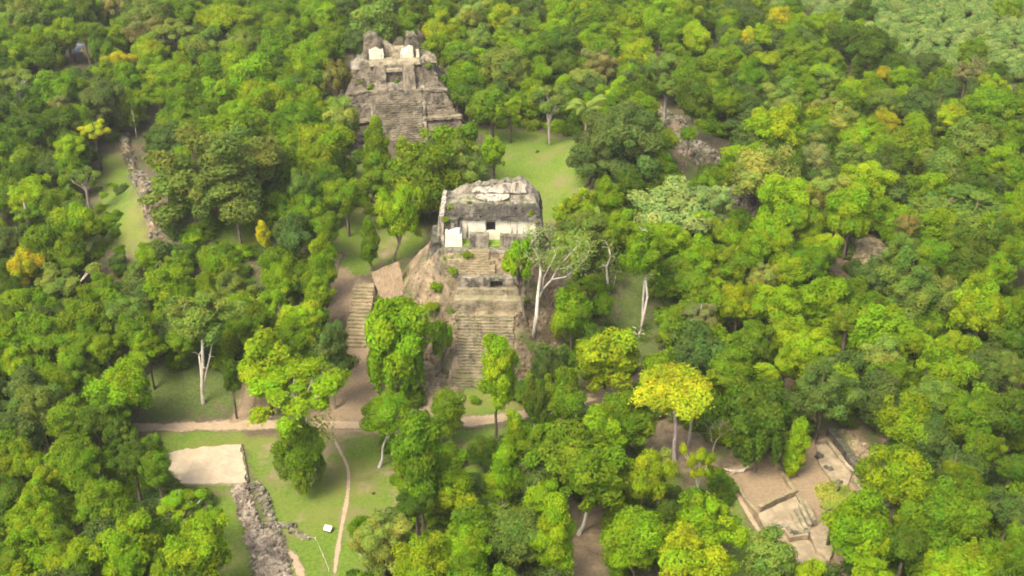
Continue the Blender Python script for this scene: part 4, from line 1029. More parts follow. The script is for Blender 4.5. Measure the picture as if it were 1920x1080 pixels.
# one line per tree: crown centre x y, width, height in the photograph, shape, colour, options
TREES = '''
40 20 84 52 dome o
155 18 62 54 dome d
214 12 50 56 airy t
123 55 62 40 dome l
60 72 76 54 dome b
95 102 62 60 dome d
157 58 46 40 round m
186 76 52 70 tall d
275 18 82 46 dome o
265 58 62 54 feather t
325 60 84 58 airy o
218 112 52 40 dome y
280 92 66 46 dome l
352 16 52 42 dome m
420 34 92 50 flat l
390 74 82 54 feather o
466 34 52 44 dome b
503 26 54 46 dome d
560 54 62 50 dome b
585 14 62 44 dome m
455 78 62 46 dome o
515 86 72 60 dome m
575 112 72 56 dome b
30 150 84 60 airy o pale
103 152 82 54 dome m
190 182 92 78 feather k
242 152 62 80 tall m
320 138 92 44 flat b
295 168 62 50 dome b
345 182 74 60 dome m
400 165 78 56 dome b
472 134 112 72 dome b
490 186 74 80 dome b
535 165 62 60 dome m
113 192 48 36 feather t
47 250 84 72 dome d
115 222 72 56 dome d
176 246 60 48 airy y
134 276 64 42 dome l b=150,345 pale
402 305 244 200 big o H=21 | huge olive spreading tree on the mound left of the pyramids
447 205 62 46 dome b
560 214 82 56 dome m
550 265 44 40 dome b
515 288 54 46 feather o
592 298 54 48 dome b
40 318 52 46 dome d
55 360 82 44 dome l
50 403 58 46 airy m pale
157 335 62 60 airy o pale
135 400 92 52 dome b
95 447 112 62 dome m
20 443 62 52 dome k
50 497 60 74 dome y | bright yellow tree near the left edge
133 487 58 60 dome m
8 505 44 60 dome d
113 530 104 72 airy o pale
187 530 62 50 dome m
253 516 62 70 airy o pale
310 528 94 72 dome b
380 527 48 44 dome b
335 487 52 40 dome m
277 478 54 40 dome b
437 535 72 60 feather o
527 528 64 80 dome b
583 402 84 90 dome m
607 492 64 112 tall b
547 440 72 80 dome k
493 438 34 46 tall y | small slim yellow tree beside a grassy slope
440 372 74 50 dome p
567 350 62 80 feather o
617 342 72 60 dome d
20 540 52 50 dome d
80 560 74 52 dome m
22 580 54 46 dome d
33 612 84 60 dome b
87 620 94 62 dome m
160 585 104 66 dome m
160 628 64 46 dome m
233 578 84 62 feather o
253 612 84 60 dome m
197 640 62 44 dome b
272 642 64 46 dome b
373 590 126 100 dome o b=381,757 pale | olive tree on twin white trunks standing at the edge of the road clearing
467 590 84 62 dome m
513 578 64 80 airy l pale
567 588 94 70 dome l
547 632 84 56 dome b
600 545 64 56 dome b
622 628 64 60 dome k
28 666 64 50 dome b
135 694 84 72 feather m
228 712 114 100 dome b
70 752 94 72 dome o
122 776 84 60 dome m
175 780 74 62 dome d
222 800 64 50 dome d
37 858 78 66 dome b
90 886 54 46 dome l
150 868 84 66 dome m
281 834 54 52 dome m
248 862 74 72 dome d
293 874 62 72 dome m
65 926 84 66 dome b
187 940 94 90 dome m
338 946 112 100 airy b pale
391 968 62 60 dome b
367 1022 124 90 dome b
73 980 84 60 dome b
110 1000 64 54 dome m
20 1048 64 56 dome m
135 1045 94 66 dome b
228 1042 94 70 dome b
305 1070 54 44 dome b
432 702 46 70 tall d
498 674 132 84 dome l | wide lime green tree above the branching path
622 672 84 112 dome k | dark green tree at the foot of the stone stairway
552 742 176 118 airy b b=556,905 pale H=17 | fresh green open-crowned tree over the dirt road, vines below
562 846 104 126 droop m b=562,918 | dark green vine-clad column under the open-crowned tree at the road
725 778 86 100 round b b=711,876 pale | round bright green tree on a slim pale trunk beside the road
786 850 132 194 tall m b=795,1000 | tall broad cone-shaped tree in the middle of the front group
838 774 68 96 round m b=842,830
780 938 62 70 dome d
847 924 116 104 dome l b=850,990
905 850 54 60 round d b=907,885 | small dark round tree beside the dark bare trunk
935 690 92 130 tall l b=929,828 dark | tall lime green tree on a dark bare trunk before the temple stairs
968 822 62 112 tall b
943 884 70 104 tall b
1010 832 62 80 tall m
1060 862 132 150 dome m
1125 812 112 84 dome b
1120 884 144 132 dome m b=1085,1002 pale
1180 782 104 92 dome m
1207 890 84 112 dome l
1240 878 50 60 airy p pale
970 1002 116 120 round o b=955,1074 pale | round olive green tree near the bottom edge, on two pale stems
1016 932 84 72 dome b
1042 1000 92 140 tall b
1188 1012 110 132 round b b=1190,1082 | round vivid green tree standing alone near the bottom edge
1296 1046 132 84 dome l
1330 962 124 94 dome b
716 1002 112 94 feather p
675 988 40 46 round m b=677,1042 pale | tiny round tree on a thin white stem on the lawn
790 1046 104 72 dome b
875 1032 84 92 dome b
1250 956 34 40 round d
1030 684 74 104 dome k
1055 744 84 108 dome m
1003 752 54 92 dome d
1138 664 142 108 dome l b=1132,728 | wide lime green tree right of the temple stairs
1268 736 140 104 flat y b=1264,864 pale H=15 | bright yellow flat-topped tree on white trunks in the front clearing
742 640 150 184 droop b b=742,735 | large drooping tree covering the left foot of the temple
828 640 46 116 airy m b=815,712
692 448 44 92 tall m b=697,508
746 400 82 116 dome b b=738,490
706 278 60 108 tall b
755 276 36 46 tall l
800 308 150 84 dome m
870 308 92 72 feather o
926 286 48 70 dome b
848 260 112 52 dome m
614 272 94 92 dome b
640 212 78 70 feather p
648 360 70 60 dome m
612 420 60 60 dome m
974 490 94 130 airy b b=985,600
1068 476 92 90 airy p b=1060,600 pale
1072 582 92 120 dome b
1132 572 42 52 round m
1120 630 50 50 dome d
1030 190 86 84 airy o pale
1176 252 168 112 big k b=1110,352 dark H=13 | broad dark olive tree at the edge of the far lawn
1118 290 110 84 dome k b=1097,352 dark
1210 194 62 48 dome b
1302 186 82 92 dome d
1248 262 44 40 dome b
1332 330 50 40 dome m
1292 250 34 34 round m
1455 240 94 100 dome l | vivid lime green tree standing out in the right forest
1262 374 200 140 feather g H=18 | huge feathery pale grey-green tree in front of the wooded mound
1338 380 78 90 feather g
1140 372 62 80 dome b
1084 378 80 44 dome l
1092 428 102 82 feather o
1150 430 62 72 dome b
1212 470 84 100 dome b b=1204,620 pale
1262 442 72 64 dome b
1430 312 112 82 dome p
1470 352 92 70 dome l
1550 352 84 64 feather p
1366 436 54 50 dome b
1444 416 80 60 dome b
1493 410 64 66 dome m
1597 396 94 100 droop b
1413 458 72 56 dome b
1467 452 54 52 dome b
1557 458 48 46 dome l
1370 484 84 56 dome m
1312 470 84 70 dome b
1300 518 94 72 dome m
1342 540 64 56 dome b
1430 518 64 52 feather p
1480 500 74 62 dome l
1527 484 74 66 dome m
1383 568 64 82 dome l
1447 562 84 82 dome b
1543 552 114 92 dome b
1600 548 64 66 dome m
1590 596 64 82 dome m
1313 590 78 66 airy t pale
1310 642 104 74 dome k
1410 628 64 56 dome m
1477 614 84 62 dome b
1523 644 84 62 dome l
1473 680 54 62 dome b
1545 730 114 116 feather k | large grey-green feathery tree above the excavated court
1372 682 94 64 dome m
1660 604 114 64 dome b
1707 628 62 52 dome b
1657 656 88 64 feather p
1672 696 74 60 dome m
1773 682 114 76 dome b
1840 575 118 110 dome b
1800 648 74 60 dome b
1707 534 124 84 feather o
1762 548 84 62 dome o
1747 468 84 62 dome m
1697 460 84 56 feather o
1643 512 84 60 dome k
1790 370 244 140 big o H=19 | huge olive spreading tree near the right edge
1703 422 44 46 dome r
1827 448 94 66 dome d
1810 484 84 56 dome d
1867 504 74 66 dome b
1905 470 64 66 dome m
1908 408 50 60 dome b
1908 578 54 70 dome b
1890 690 84 76 feather o
1912 640 50 60 dome d
1422 788 124 156 droop d b=1415,885 | big dark drooping tree at the upper left of the excavated court
1494 834 60 112 tall l b=1494,893 | slim lime green tree at the edge of the excavated court
1705 782 112 94 dome b
1747 816 84 74 dome k
1686 896 126 126 dome b
1608 990 146 150 dome b b=1600,1090 | large round bright tree overhanging the excavated court
1568 934 78 40 flat p
1446 1038 112 88 dome o
1520 1070 72 40 dome l
1640 1074 84 50 dome b
1312 872 62 84 airy l pale
1787 880 34 36 round b
1815 906 74 60 dome m
1773 942 114 94 dome m
1822 962 94 76 dome m
1897 950 84 66 dome k
1847 842 74 84 dome m
1887 776 104 104 dome d
1815 772 104 92 dome m
1760 740 84 64 dome o
1900 872 74 66 dome d
1773 1062 104 66 dome b
1832 1046 104 72 dome b
1897 1042 84 72 dome m
1908 1000 50 60 dome m
1700 1010 80 70 dome d
1460 28 40 34 dome y
1400 66 42 36 dome y
1425 64 44 40 dome l
1510 42 54 46 dome b
1578 62 68 78 dome d
1633 98 78 82 dome d
1307 68 64 50 dome l
1353 108 68 56 dome m
1437 110 52 36 flat l
1410 138 64 52 dome m
1487 86 52 52 dome m
1512 98 52 50 dome m
1487 140 54 46 dome m
1540 134 48 32 flat l
1562 152 54 44 feather o
1597 166 64 56 dome b
1657 138 30 28 round y
1688 142 44 44 dome b
1510 166 54 50 dome m
1467 180 74 50 feather p
1367 190 54 56 dome m
1543 200 54 46 feather r
1573 218 74 50 dome p
1665 220 54 36 dome y
1627 238 64 46 dome l
1663 188 64 48 feather o
1720 188 84 62 feather k
1783 214 64 52 dome l
1863 190 84 62 dome m
1860 156 54 40 dome l
1813 140 62 60 airy t
1827 254 94 50 dome o
1700 264 104 70 dome m
1530 252 54 50 feather o
1613 262 94 54 dome b
1533 290 64 50 feather g
1600 292 74 56 dome o
1680 294 74 60 dome d
1760 294 94 62 dome o
1880 294 84 62 dome b
1623 322 82 48 dome l
1905 250 60 56 dome m
611 26 52 46 dome b
700 34 120 50 dome o
664 76 60 56 feather k
617 78 62 56 dome m
757 40 60 46 dome m
630 150 62 92 airy r
779 16 60 44 dome d
830 50 74 54 dome l
816 92 62 72 dome b
889 20 64 44 feather p
945 24 64 44 dome l
970 48 60 46 feather o
900 70 64 50 feather o
861 98 62 56 dome m
872 142 84 64 dome b
947 122 104 78 feather o
1011 132 46 52 dome b
880 172 66 60 dome d
922 184 88 66 dome m
958 198 44 40 dome l
989 90 64 52 dome m
1044 42 72 50 dome b
1062 14 62 42 dome b
1052 76 62 56 dome d
1130 28 74 46 dome m
1112 70 62 50 dome b
1180 52 72 50 dome b
1135 88 70 50 dome m
1200 92 72 50 dome l
1240 24 72 46 dome b
1262 58 64 50 dome m
1290 20 62 46 dome b
1130 120 64 56 feather t
1100 145 58 40 flat p
1255 120 84 54 feather o
1180 138 60 50 dome b
1290 140 70 56 dome m
1160 172 56 50 dome l
1250 165 70 50 airy o pale
1060 120 50 46 dome d
'''
PALM = (1096, 205)
CLEAR = [  # picture outlines that stay open: nothing may grow in front of them
 [(672, 55), (790, 55), (880, 230), (860, 245), (790, 280), (700, 280), (660, 200), (652, 120)],
 [(815, 330), (1000, 320), (1035, 420), (1010, 600), (990, 700), (920, 740), (790, 740), (770, 600), (690, 570), (690, 500), (780, 470)],
 [(885, 240), (1000, 246), (1080, 258), (1130, 330), (1130, 380), (1030, 420), (990, 330), (930, 320), (945, 280)],
 [(640, 420), (670, 400), (740, 440), (790, 440), (760, 490), (640, 540), (615, 520)],
 [(630, 520), (720, 520), (710, 700), (700, 800), (560, 800), (640, 640)],
 [(250, 790), (460, 780), (470, 720), (640, 780), (1000, 760), (1180, 705), (1190, 730), (1000, 790), (860, 810), (700, 815), (460, 830), (250, 815)],
 [(300, 830), (470, 825), (560, 815), (700, 812), (720, 880), (745, 960), (640, 1080), (410, 1090), (400, 920), (320, 910)],
 [(1350, 880), (1460, 850), (1545, 810), (1620, 830), (1640, 920), (1590, 1070), (1440, 1080), (1340, 1090), (1380, 980)],
 [(180, 330), (225, 255), (260, 255), (300, 440), (200, 470)],
 [(1225, 205), (1275, 220), (1350, 300), (1330, 315), (1260, 280)], [(1370, 350), (1420, 370), (1415, 400), (1380, 395)],
 [(1595, 455), (1660, 445), (1665, 490), (1600, 500)],
 [(290, 720), (420, 690), (440, 770), (290, 780)], [(1040, 940), (1130, 940), (1140, 1080), (1070, 1090)], [(1220, 800), (1260, 790), (1340, 850), (1330, 900), (1250, 900)],
 [(1150, 520), (1210, 520), (1215, 640), (1170, 640)], [(130, 70), (160, 70), (160, 120), (135, 120)], [(850, 800), (900, 800), (900, 900), (860, 900)],
 [(400, 390), (470, 380), (480, 450), (420, 460)],
]
ORD = ['', 'second ', 'third ', 'fourth ', 'fifth ', 'sixth ', 'seventh ', 'eighth ', 'ninth ', 'tenth ']
def zone(x, y):
    for nm, (x0, y0, x1, y1) in ZONES:
        if x0 <= x < x1 and y0 <= y < y1: return nm
    return 'in the forest'
ZONES = [
 ('by the hut, top left', (0, 0, 205, 125)), ('along the top edge, left', (205, 0, 600, 68)), ('above the huge mound tree', (205, 68, 600, 205)),
 ('behind the far pyramid', (600, 0, 800, 110)), ('right of the far pyramid', (795, 60, 1000, 230)), ('at the top edge, centre', (795, 0, 1080, 60)),
 ('between top edge and dark lawn tree', (1000, 60, 1275, 210)), ('at the top edge, right of centre', (1080, 0, 1350, 60)),
 ('above the vivid lime tree', (1275, 40, 1500, 200)), ('beside the far scrubland, top right', (1350, 0, 1680, 120)), ('in the upper right forest', (1490, 120, 1720, 345)), ('at the right edge, upper part', (1720, 120, 1921, 300)),
 ('at the left edge, above the yellow tree', (0, 125, 150, 470)), ('left of the huge mound tree', (150, 125, 260, 470)), ('right of the huge mound tree', (440, 180, 600, 460)),
 ('before the far pyramid', (580, 180, 960, 345)), ('on the left lawn', (600, 340, 800, 520)),
 ('around the yellow left-edge tree', (0, 470, 210, 600)), ('in the left forest middle', (210, 440, 480, 660)), ('near the stone stairway', (480, 440, 700, 660)),
 ('at the left edge, above the pale roof', (0, 600, 330, 780)), ('in the lower left corner', (0, 780, 200, 1081)), ('left of the pale roof', (200, 780, 420, 1081)),
 ('right of the temple', (1000, 340, 1250, 560)), ('beside the feathery grey tree', (1250, 280, 1500, 470)), ('right of the temple stairs', (960, 560, 1200, 770)),
 ('behind the yellow flat-topped tree', (1250, 470, 1420, 700)), ('in the right forest middle', (1400, 345, 1620, 580)), ('above the excavated court', (1400, 580, 1620, 800)),
 ('below the huge right-edge tree', (1600, 420, 1921, 560)), ('at the right edge, middle', (1620, 560, 1921, 720)), ('right of the excavated court', (1620, 720, 1921, 920)), ('in the lower right corner', (1480, 920, 1921, 1081)),
 ('in the front tree group', (690, 730, 1000, 985)), ('in the front thicket', (1000, 730, 1260, 985)), ('along the bottom edge', (640, 985, 1480, 1081)), ('beside the front lawn', (420, 660, 690, 980)), ('left of the court', (1200, 840, 1420, 985)),
]
class Spec: pass
def solve(line):
    lab = None
    if '|' in line: line, lab = [s.strip() for s in line.split('|')]
    tk = line.split()
    s = Spec(); s.cx, s.cy, s.w, s.h = map(float, tk[:4]); s.kind, s.col, s.label = tk[4], tk[5], lab
    s.bark, s.base, H = 'grey', None, None
    for t in tk[6:]:
        if t.startswith('b='): s.base = tuple(map(float, t[2:].split(',')))
        elif t.startswith('H='): H = float(t[2:])
        else: s.bark = t
    if s.base:
        g = foot(*s.base)
        lo, hi = g[2], g[2] + 40                                     # height at which the crown centre meets its picture row
        for _ in range(40):
            m_ = (lo + hi) / 2
            if pr(g[0], g[1], m_)[1] > s.cy: lo = m_
            else: hi = m_
        zc = (lo + hi) / 2; sc = pr(g[0], g[1], zc)[2]
        s.cpos = np.array((g[0] + (s.cx - pr(g[0], g[1], zc)[0]) / sc, g[1], zc)); s.g = g
    else:
        zc = 12.0
        for _ in range(14):
            p = un(s.cx, s.cy, zc); g = float(terrain(p[0], p[1])); sc = pr(*p)[2]
            Rm = s.w / 2 / sc
            Hh_ = H or min(20, max(7.5, 7.5 + 1.35 * Rm))
            zc = .5 * zc + .5 * (g + Hh_ - max(1.5, .75 * Rm))
        s.cpos = un(s.cx, s.cy, zc); s.g = np.array((s.cpos[0], s.cpos[1], float(terrain(s.cpos[0], s.cpos[1]))))
    sc = pr(*s.cpos)[2]
    s.R = s.w / 2 / sc * 1.04
    th = math.atan2(CAM_H - s.cpos[2], s.cpos[1])
    q = (s.h / 2 / sc) ** 2 - (s.R * math.sin(th)) ** 2
    c0 = math.sqrt(max(q, (.5 * s.R) ** 2)) / math.cos(th)
    s.cz = max(c0, (.8 if s.base else 1.0) * s.R) if s.kind not in ('flat', 'airy') else max(c0, .68 * s.R)
    if not s.base: s.cpos[2] -= (s.cz - c0) * .75
    s.cz = min(s.cz, (s.cpos[2] - s.g[2]) * .93)
    return s
specs = [solve(l) for l in TREES.strip().splitlines()]
# labels: by look and place; look-alikes in one place are counted from the left
need = {}
for s in specs:
    if not s.label: need.setdefault((s.col, s.kind, zone(s.cx, s.cy)), []).append(s)
for (c_, k_, z_), ss in need.items():
    ss.sort(key=lambda s: s.cx)
    for i, s in enumerate(ss):
        s.label = f'{CNAME[c_]} {SNAME[k_]} tree {z_}' if len(ss) == 1 else f"{(ORD[i] or 'first ')}{CNAME[c_]} {SNAME[k_]} tree from the left {z_}"
trs = np.random.RandomState(77)
def jit(c, a=.12):
    k = trs.uniform(1 - a, 1 + a); return tuple(np.clip(np.array(c) * k * trs.uniform(1 - a * .6, 1 + a * .6, 3), .002, .9))
def plant(s, i):
    t = empty('broadleaf_tree', tuple(s.g), 0, s.label, 'tree', 'rainforest trees around the ruins')
    cm, lm = PROTO[s.kind][i % len(PROTO[s.kind])]
    rel = s.cpos - s.g
    rz = trs.uniform(0, 6.28)
    c = link('crown', cm, None, t, None, jit(LEAFC[s.col])); c.location = rel; c.rotation_euler.z = rz; c.scale = (s.R, s.R, s.cz)
    bk = jit(BARK[s.bark], .15)
    l = link('limbs', lm, None, t, None, bk); l.location = rel; l.rotation_euler.z = rz; l.scale = (s.R, s.R, s.cz)
    ht = rel[2] - s.cz * .98
    rt = max(.14, min(.5, .034 * s.R + .09))
    if abs(rel[0]) + abs(rel[1]) > .4 or s.base:
        mb = MB(); top = np.array((rel[0], rel[1], rel[2] - s.cz * .8))
        pts = [np.array((0, 0, -.3)), top * .03, top * .25 + np.array((trs.uniform(-.2, .2), 0, 0)), top * .6 + np.array((trs.uniform(-.3, .3), 0, 0)), top]
        mb.tube(pts, [rt * 1.7, rt * 1.25, rt, rt * .9, rt * .7], 8)
        mb_ = mb.mesh('trunk', M['bark'], True); o = link('trunk', mb_, None, t, None, bk)
    else:
        o = link('trunk', TRUNKS[i % 5], None, t, None, bk); o.location.z = -.25; o.scale = (rt, rt, max(.6, ht + .25 + s.cz * .18)); o.rotation_euler.z = rz
    return t
for i, s in enumerate(specs): plant(s, i * 7 + int(s.cx))

# ------------------------------------------------------------------ bare-limbed trees, palm, dead wood, shrubs
def branch_mesh(seed, spread=.55, depth=6, length=.34, thick=.05, up=.35):
    """forking pale limbs from the root (0,0,0), about one unit high; returns mesh builder and twig ends"""
    r = random.Random(seed); mb = MB(); tips = []
    def grow(p, d, ln, th, k):
        m_ = p + d * ln * .5 + Vector((r.uniform(-.05, .05), r.uniform(-.05, .05), 0)) * ln * 2
        e = p + d * ln
        mb.tube([p, m_, e], [th, th * .85, th * .68], 6 if k > 3 else 4)
        if k == 0:
            tips.append(e); return
        for _ in range(3 if r.random() < .45 else 2):
            dd = (d + Vector((r.uniform(-1, 1), r.uniform(-1, 1), r.uniform(-.45, .7))) * spread + Vector((0, 0, up * .3))).normalized()
            grow(e, dd, ln * r.uniform(.62, .86), th * .64, k - 1)
    grow(Vector((0, 0, 0)), Vector((.06, 0, 1)), length, thick, depth - 1)
    return mb, tips
def bare_tree(seed, base, top, label, bark, leafc=None, nper=14, name='bare_tree', spread=.55, lean=0.0, squash=1.0, thick=.045, depth=6):
    g = ung(*base)
    lo, hi = g[2], g[2] + 40
    for _ in range(40):
        m_ = (lo + hi) / 2
        lo, hi = (m_, hi) if pr(g[0], g[1], m_)[1] > top else (lo, m_)
    Hh_ = lo - g[2]
    t = empty(name, tuple(g), 0, label, 'tree', 'rainforest trees around the ruins')
    mb, tips = branch_mesh(seed, spread, depth, thick=thick)
    zmax = max(p.z for p in tips); k = Hh_ / zmax
    mb.v = [((x + lean * z) * k * squash, y * k * squash, z * k - (.2 if z < .01 else 0)) for x, y, z in mb.v]
    link('limbs', mb.mesh('limbs', M['bark'], True), None, t, None, bark)
    if leafc is not None:
        rs = np.random.RandomState(seed)
        T_ = np.array([((p.x + lean * p.z) * k * squash, p.y * k * squash, p.z * k) for p in tips])
        P = np.repeat(T_, nper, 0) + rs.normal(size=(len(T_) * nper, 3)) * Hh_ * .028
        V, Qd = leaf_quads(P, unit(rs.normal(size=P.shape) * .7 + np.array((0, 0, .8))), .2, rs)
        link('crown', np_mesh('crown', V, Qd, M['leaf'], np.repeat(rs.uniform(.8, 1.2, (len(P), 3)), 4, 0)), None, t, None, leafc)
    return t
def limb_tree(base, limbs, label, bark, leafc=None, name='bare_tree', twig=1.0):
    """pale tree whose main limbs were followed in the photograph; depth is spread around the trunk"""
    g = foot(*base); t = empty(name, tuple(g), 0, label, 'tree', 'rainforest trees around the ruins')
    r = random.Random(int(base[0])); ends = []
    def lift(q, dy):
        x, y = (q[0] - 960) / F_PX, (540 - q[1]) / F_PX
        k = (g[1] + dy) / (cP + y * sP)
        return Vector((x * k - g[0], dy, CAM_H + (-sP + y * cP) * k - g[2]))
    for li, (pts, r0, r1, dy) in enumerate(limbs):
        n = len(pts); P = [lift(q, dy * j / max(1, n - 1) * (1 if li else 0)) for j, q in enumerate(pts)]
        if li == 0: P[0].z = -.2
        mb = MB(); mb.tube(P, [r0 + (r1 - r0) * j / (n - 1) for j in range(n)], 7)
        for j in range(max(1, n // 2), n):
            for _ in range(3):
                d_ = Vector((r.uniform(-1, 1), r.uniform(-1, 1), r.uniform(0, 1))) * twig * 1.5
                a_, b_ = P[j], P[j] + d_
                mb.tube([a_, (a_ + b_) / 2 + Vector((0, 0, .2)), b_], [r1 * .7, r1 * .5, r1 * .2], 4); ends.append(b_)
        ends.append(P[-1])
        mb.build('trunk' if li == 0 else 'limb', M['bark'], t, None, True).color = (*bark, 1)
    if leafc is not None:
        rs = np.random.RandomState(int(base[0])); P = np.repeat(np.array(ends), 42, 0); P = P + rs.normal(size=P.shape) * .7 * twig
        V, Qd = leaf_quads(P, unit(rs.normal(size=P.shape) * .7 + np.array((0, 0, .8))), .2, rs)
        link('crown', np_mesh('crown', V, Qd, M['leaf'], np.repeat(rs.uniform(.8, 1.2, (len(P), 3)), 4, 0)), None, t, None, leafc)
    return t
WHITE = (.66, .62, .55)
limb_tree((1000, 632), [([(1000, 632), (1006, 592), (1009, 550), (1014, 510), (1011, 486), (1001, 470), (997, 455), (1012, 436)], .36, .10, 0),
    ([(1008, 562), (1018, 542), (1034, 524), (1050, 496), (1070, 475), (1088, 455)], .2, .06, 2), ([(1016, 545), (1020, 520), (1031, 498), (1042, 476)], .14, .05, -2),
    ([(1034, 524), (1060, 519), (1082, 503), (1100, 482), (1106, 464)], .12, .04, 1), ([(1044, 505), (1062, 502), (1084, 488)], .09, .03, -1), ([(1012, 500), (1000, 490), (990, 482)], .1, .04, -1)],
    'white-limbed half-bare tree on the right flank of the temple pyramid', WHITE, (.185, .27, .05))
limb_tree((1199, 628), [([(1199, 628), (1206, 596), (1214, 556), (1210, 518), (1202, 486), (1197, 462), (1204, 432)], .24, .10, 0), ([(1206, 600), (1200, 622), (1196, 628)], .18, .2, -.5)], 'slender tree with twin leaning white stems right of the temple', WHITE, LEAFC['m'])
limb_tree((1142, 550), [([(1142, 550), (1139, 525), (1137, 500), (1145, 482), (1142, 466)], .26, .1, 0), ([(1148, 545), (1154, 520), (1156, 508)], .1, .05, 1)], 'slender white-stemmed tree behind the bright tree right of the temple', WHITE, LEAFC['o'])
limb_tree((498, 648), [([(498, 648), (493, 625), (500, 606), (508, 590), (512, 566)], .16, .06, 0), ([(500, 606), (494, 586), (490, 572)], .09, .04, .5)], 'thin white forked stem showing above the wide lime tree', WHITE, LEAFC['l'])
limb_tree((566, 862), [([(566, 862), (574, 835), (579, 815), (576, 796), (570, 772)], .2, .08, 0), ([(579, 815), (592, 806), (598, 812)], .08, .03, -.4), ([(570, 790), (556, 776), (546, 760)], .09, .03, .4)], 'crooked white stem in front of the vine-clad column', WHITE, LEAFC['l'])
limb_tree((381, 757), [([(381, 757), (379, 725), (376, 690), (373, 665)], .2, .1, 0), ([(381, 740), (386, 700), (393, 670), (397, 648)], .15, .07, .6)], 'pair of thin white stems under the olive tree by the road clearing', WHITE, None)
limb_tree((1290, 838), [([(1290, 838), (1294, 810), (1298, 780), (1300, 760)], .26, .14, 0)], 'second white trunk leaning under the yellow flat-topped tree', WHITE, LEAFC['y'], 'pale_tree')
bare_tree(9, (98, 55), -5, 'pale leafless tree at the top left edge above the hut', (.50, .44, .36), LEAFC['t'], 4, spread=.5, thick=.03)
bare_tree(33, (1335, 850), 800, 'grey tangle of dead brushwood on the bare ground behind the court', (.42, .36, .30), None, name='dead_brushwood', spread=.9, squash=1.8, thick=.02)
bare_tree(41, (1820, 170), 108, 'tan leafless tree in the upper right forest', (.44, .34, .24), LEAFC['t'], 5, spread=.45, thick=.028)
bare_tree(57, (1243, 905), 850, 'small tree with bare white twigs beside the front thicket', (.62, .58, .5), LEAFC['p'], 7, spread=.5, thick=.03)
bare_tree(63, (257, 262), 205, 'thin straight pale pole of a dead tree behind the ruined stone edge', (.45, .40, .33), None, name='dead_tree', spread=.25, depth=3, squash=.4, thick=.03)
fp_ = ung(1400, 885)
Fl = empty('fallen_trunk', tuple(fp_), 0, 'grey fallen trunk with upturned end beside the court', 'log')
mb = MB(); mb.tube([(-3.4, .4, .25), (-2.0, -.1, .22), (-.6, 0, .3), (.2, .15, .9), (.45, .3, 2.6)], [.16, .24, .32, .30, .10], 8)
o = mb.build('stem', M['bark'], Fl, None, True); o.color = (.42, .37, .31, 1)
mb = MB(); mb.tube([(-1.6, -.05, .3), (-2.0, -.7, .5), (-2.6, -1.1, .45)], [.12, .08, .03], 6); o = mb.build('branch', M['bark'], Fl, None, True); o.color = (.42, .37, .31, 1)

pg = ung(1096, 268)
Pm = empty('palm_tree', tuple(pg), 0, 'yellow-green palm with arching fronds behind the far lawn', 'tree')
mb = MB(); mb.tube([(0, 0, -.2), (.1, 0, 2), (.25, 0, 5.0), (.3, 0, 7.6)], [.32, .24, .22, .2], 8); o = mb.build('trunk', M['bark'], Pm, None, True); o.color = (.33, .28, .21, 1)
prs = np.random.RandomState(3)
for k in range(16):
    a = k * 2.4; el = prs.uniform(.25, 1.25); Lf = prs.uniform(4.8, 6.2)
    mb = MB(); pts = []
    for j in range(11):
        t_ = j / 10; ang_ = el - t_ * t_ * prs.uniform(1.3, 1.7)
        if j == 0: q = Vector((.3, 0, 7.5))
        else: q = pts[-1] + Vector((math.cos(a) * math.cos(ang_), math.sin(a) * math.cos(ang_), math.sin(ang_))) * Lf / 10
        pts.append(q)
    mb.tube(pts, [.07 - .005 * j for j in range(11)], 4)
    sd = Vector((-math.sin(a), math.cos(a), 0))
    for j in range(1, 11):
        for s_ in (-1, 1):
            for f_ in (0, .5):
                b0 = pts[j] * (1 - f_) + pts[j - 1] * f_; ll = 1.6 * math.sin(math.pi * min(1, .15 + .8 * j / 10)) + .15
                tip = b0 + sd * s_ * ll * .8 + (pts[j] - pts[j - 1]).normalized() * ll * .45 + Vector((0, 0, -.42 * ll))
                w = (pts[j] - pts[j - 1]).normalized() * .17
                mb.add([b0 - w, b0 + w, tip], [(0, 1, 2)])
    me = mb.mesh('frond', M['leaf'])
    me.attributes.new('tint', 'FLOAT_COLOR', 'POINT').data.foreach_set('color', np.ones(len(me.vertices) * 4, np.float32))
    f = link('frond', me, None, Pm, None, (.24, .27, .04) if k % 3 == 0 else (.18, .26, .045))

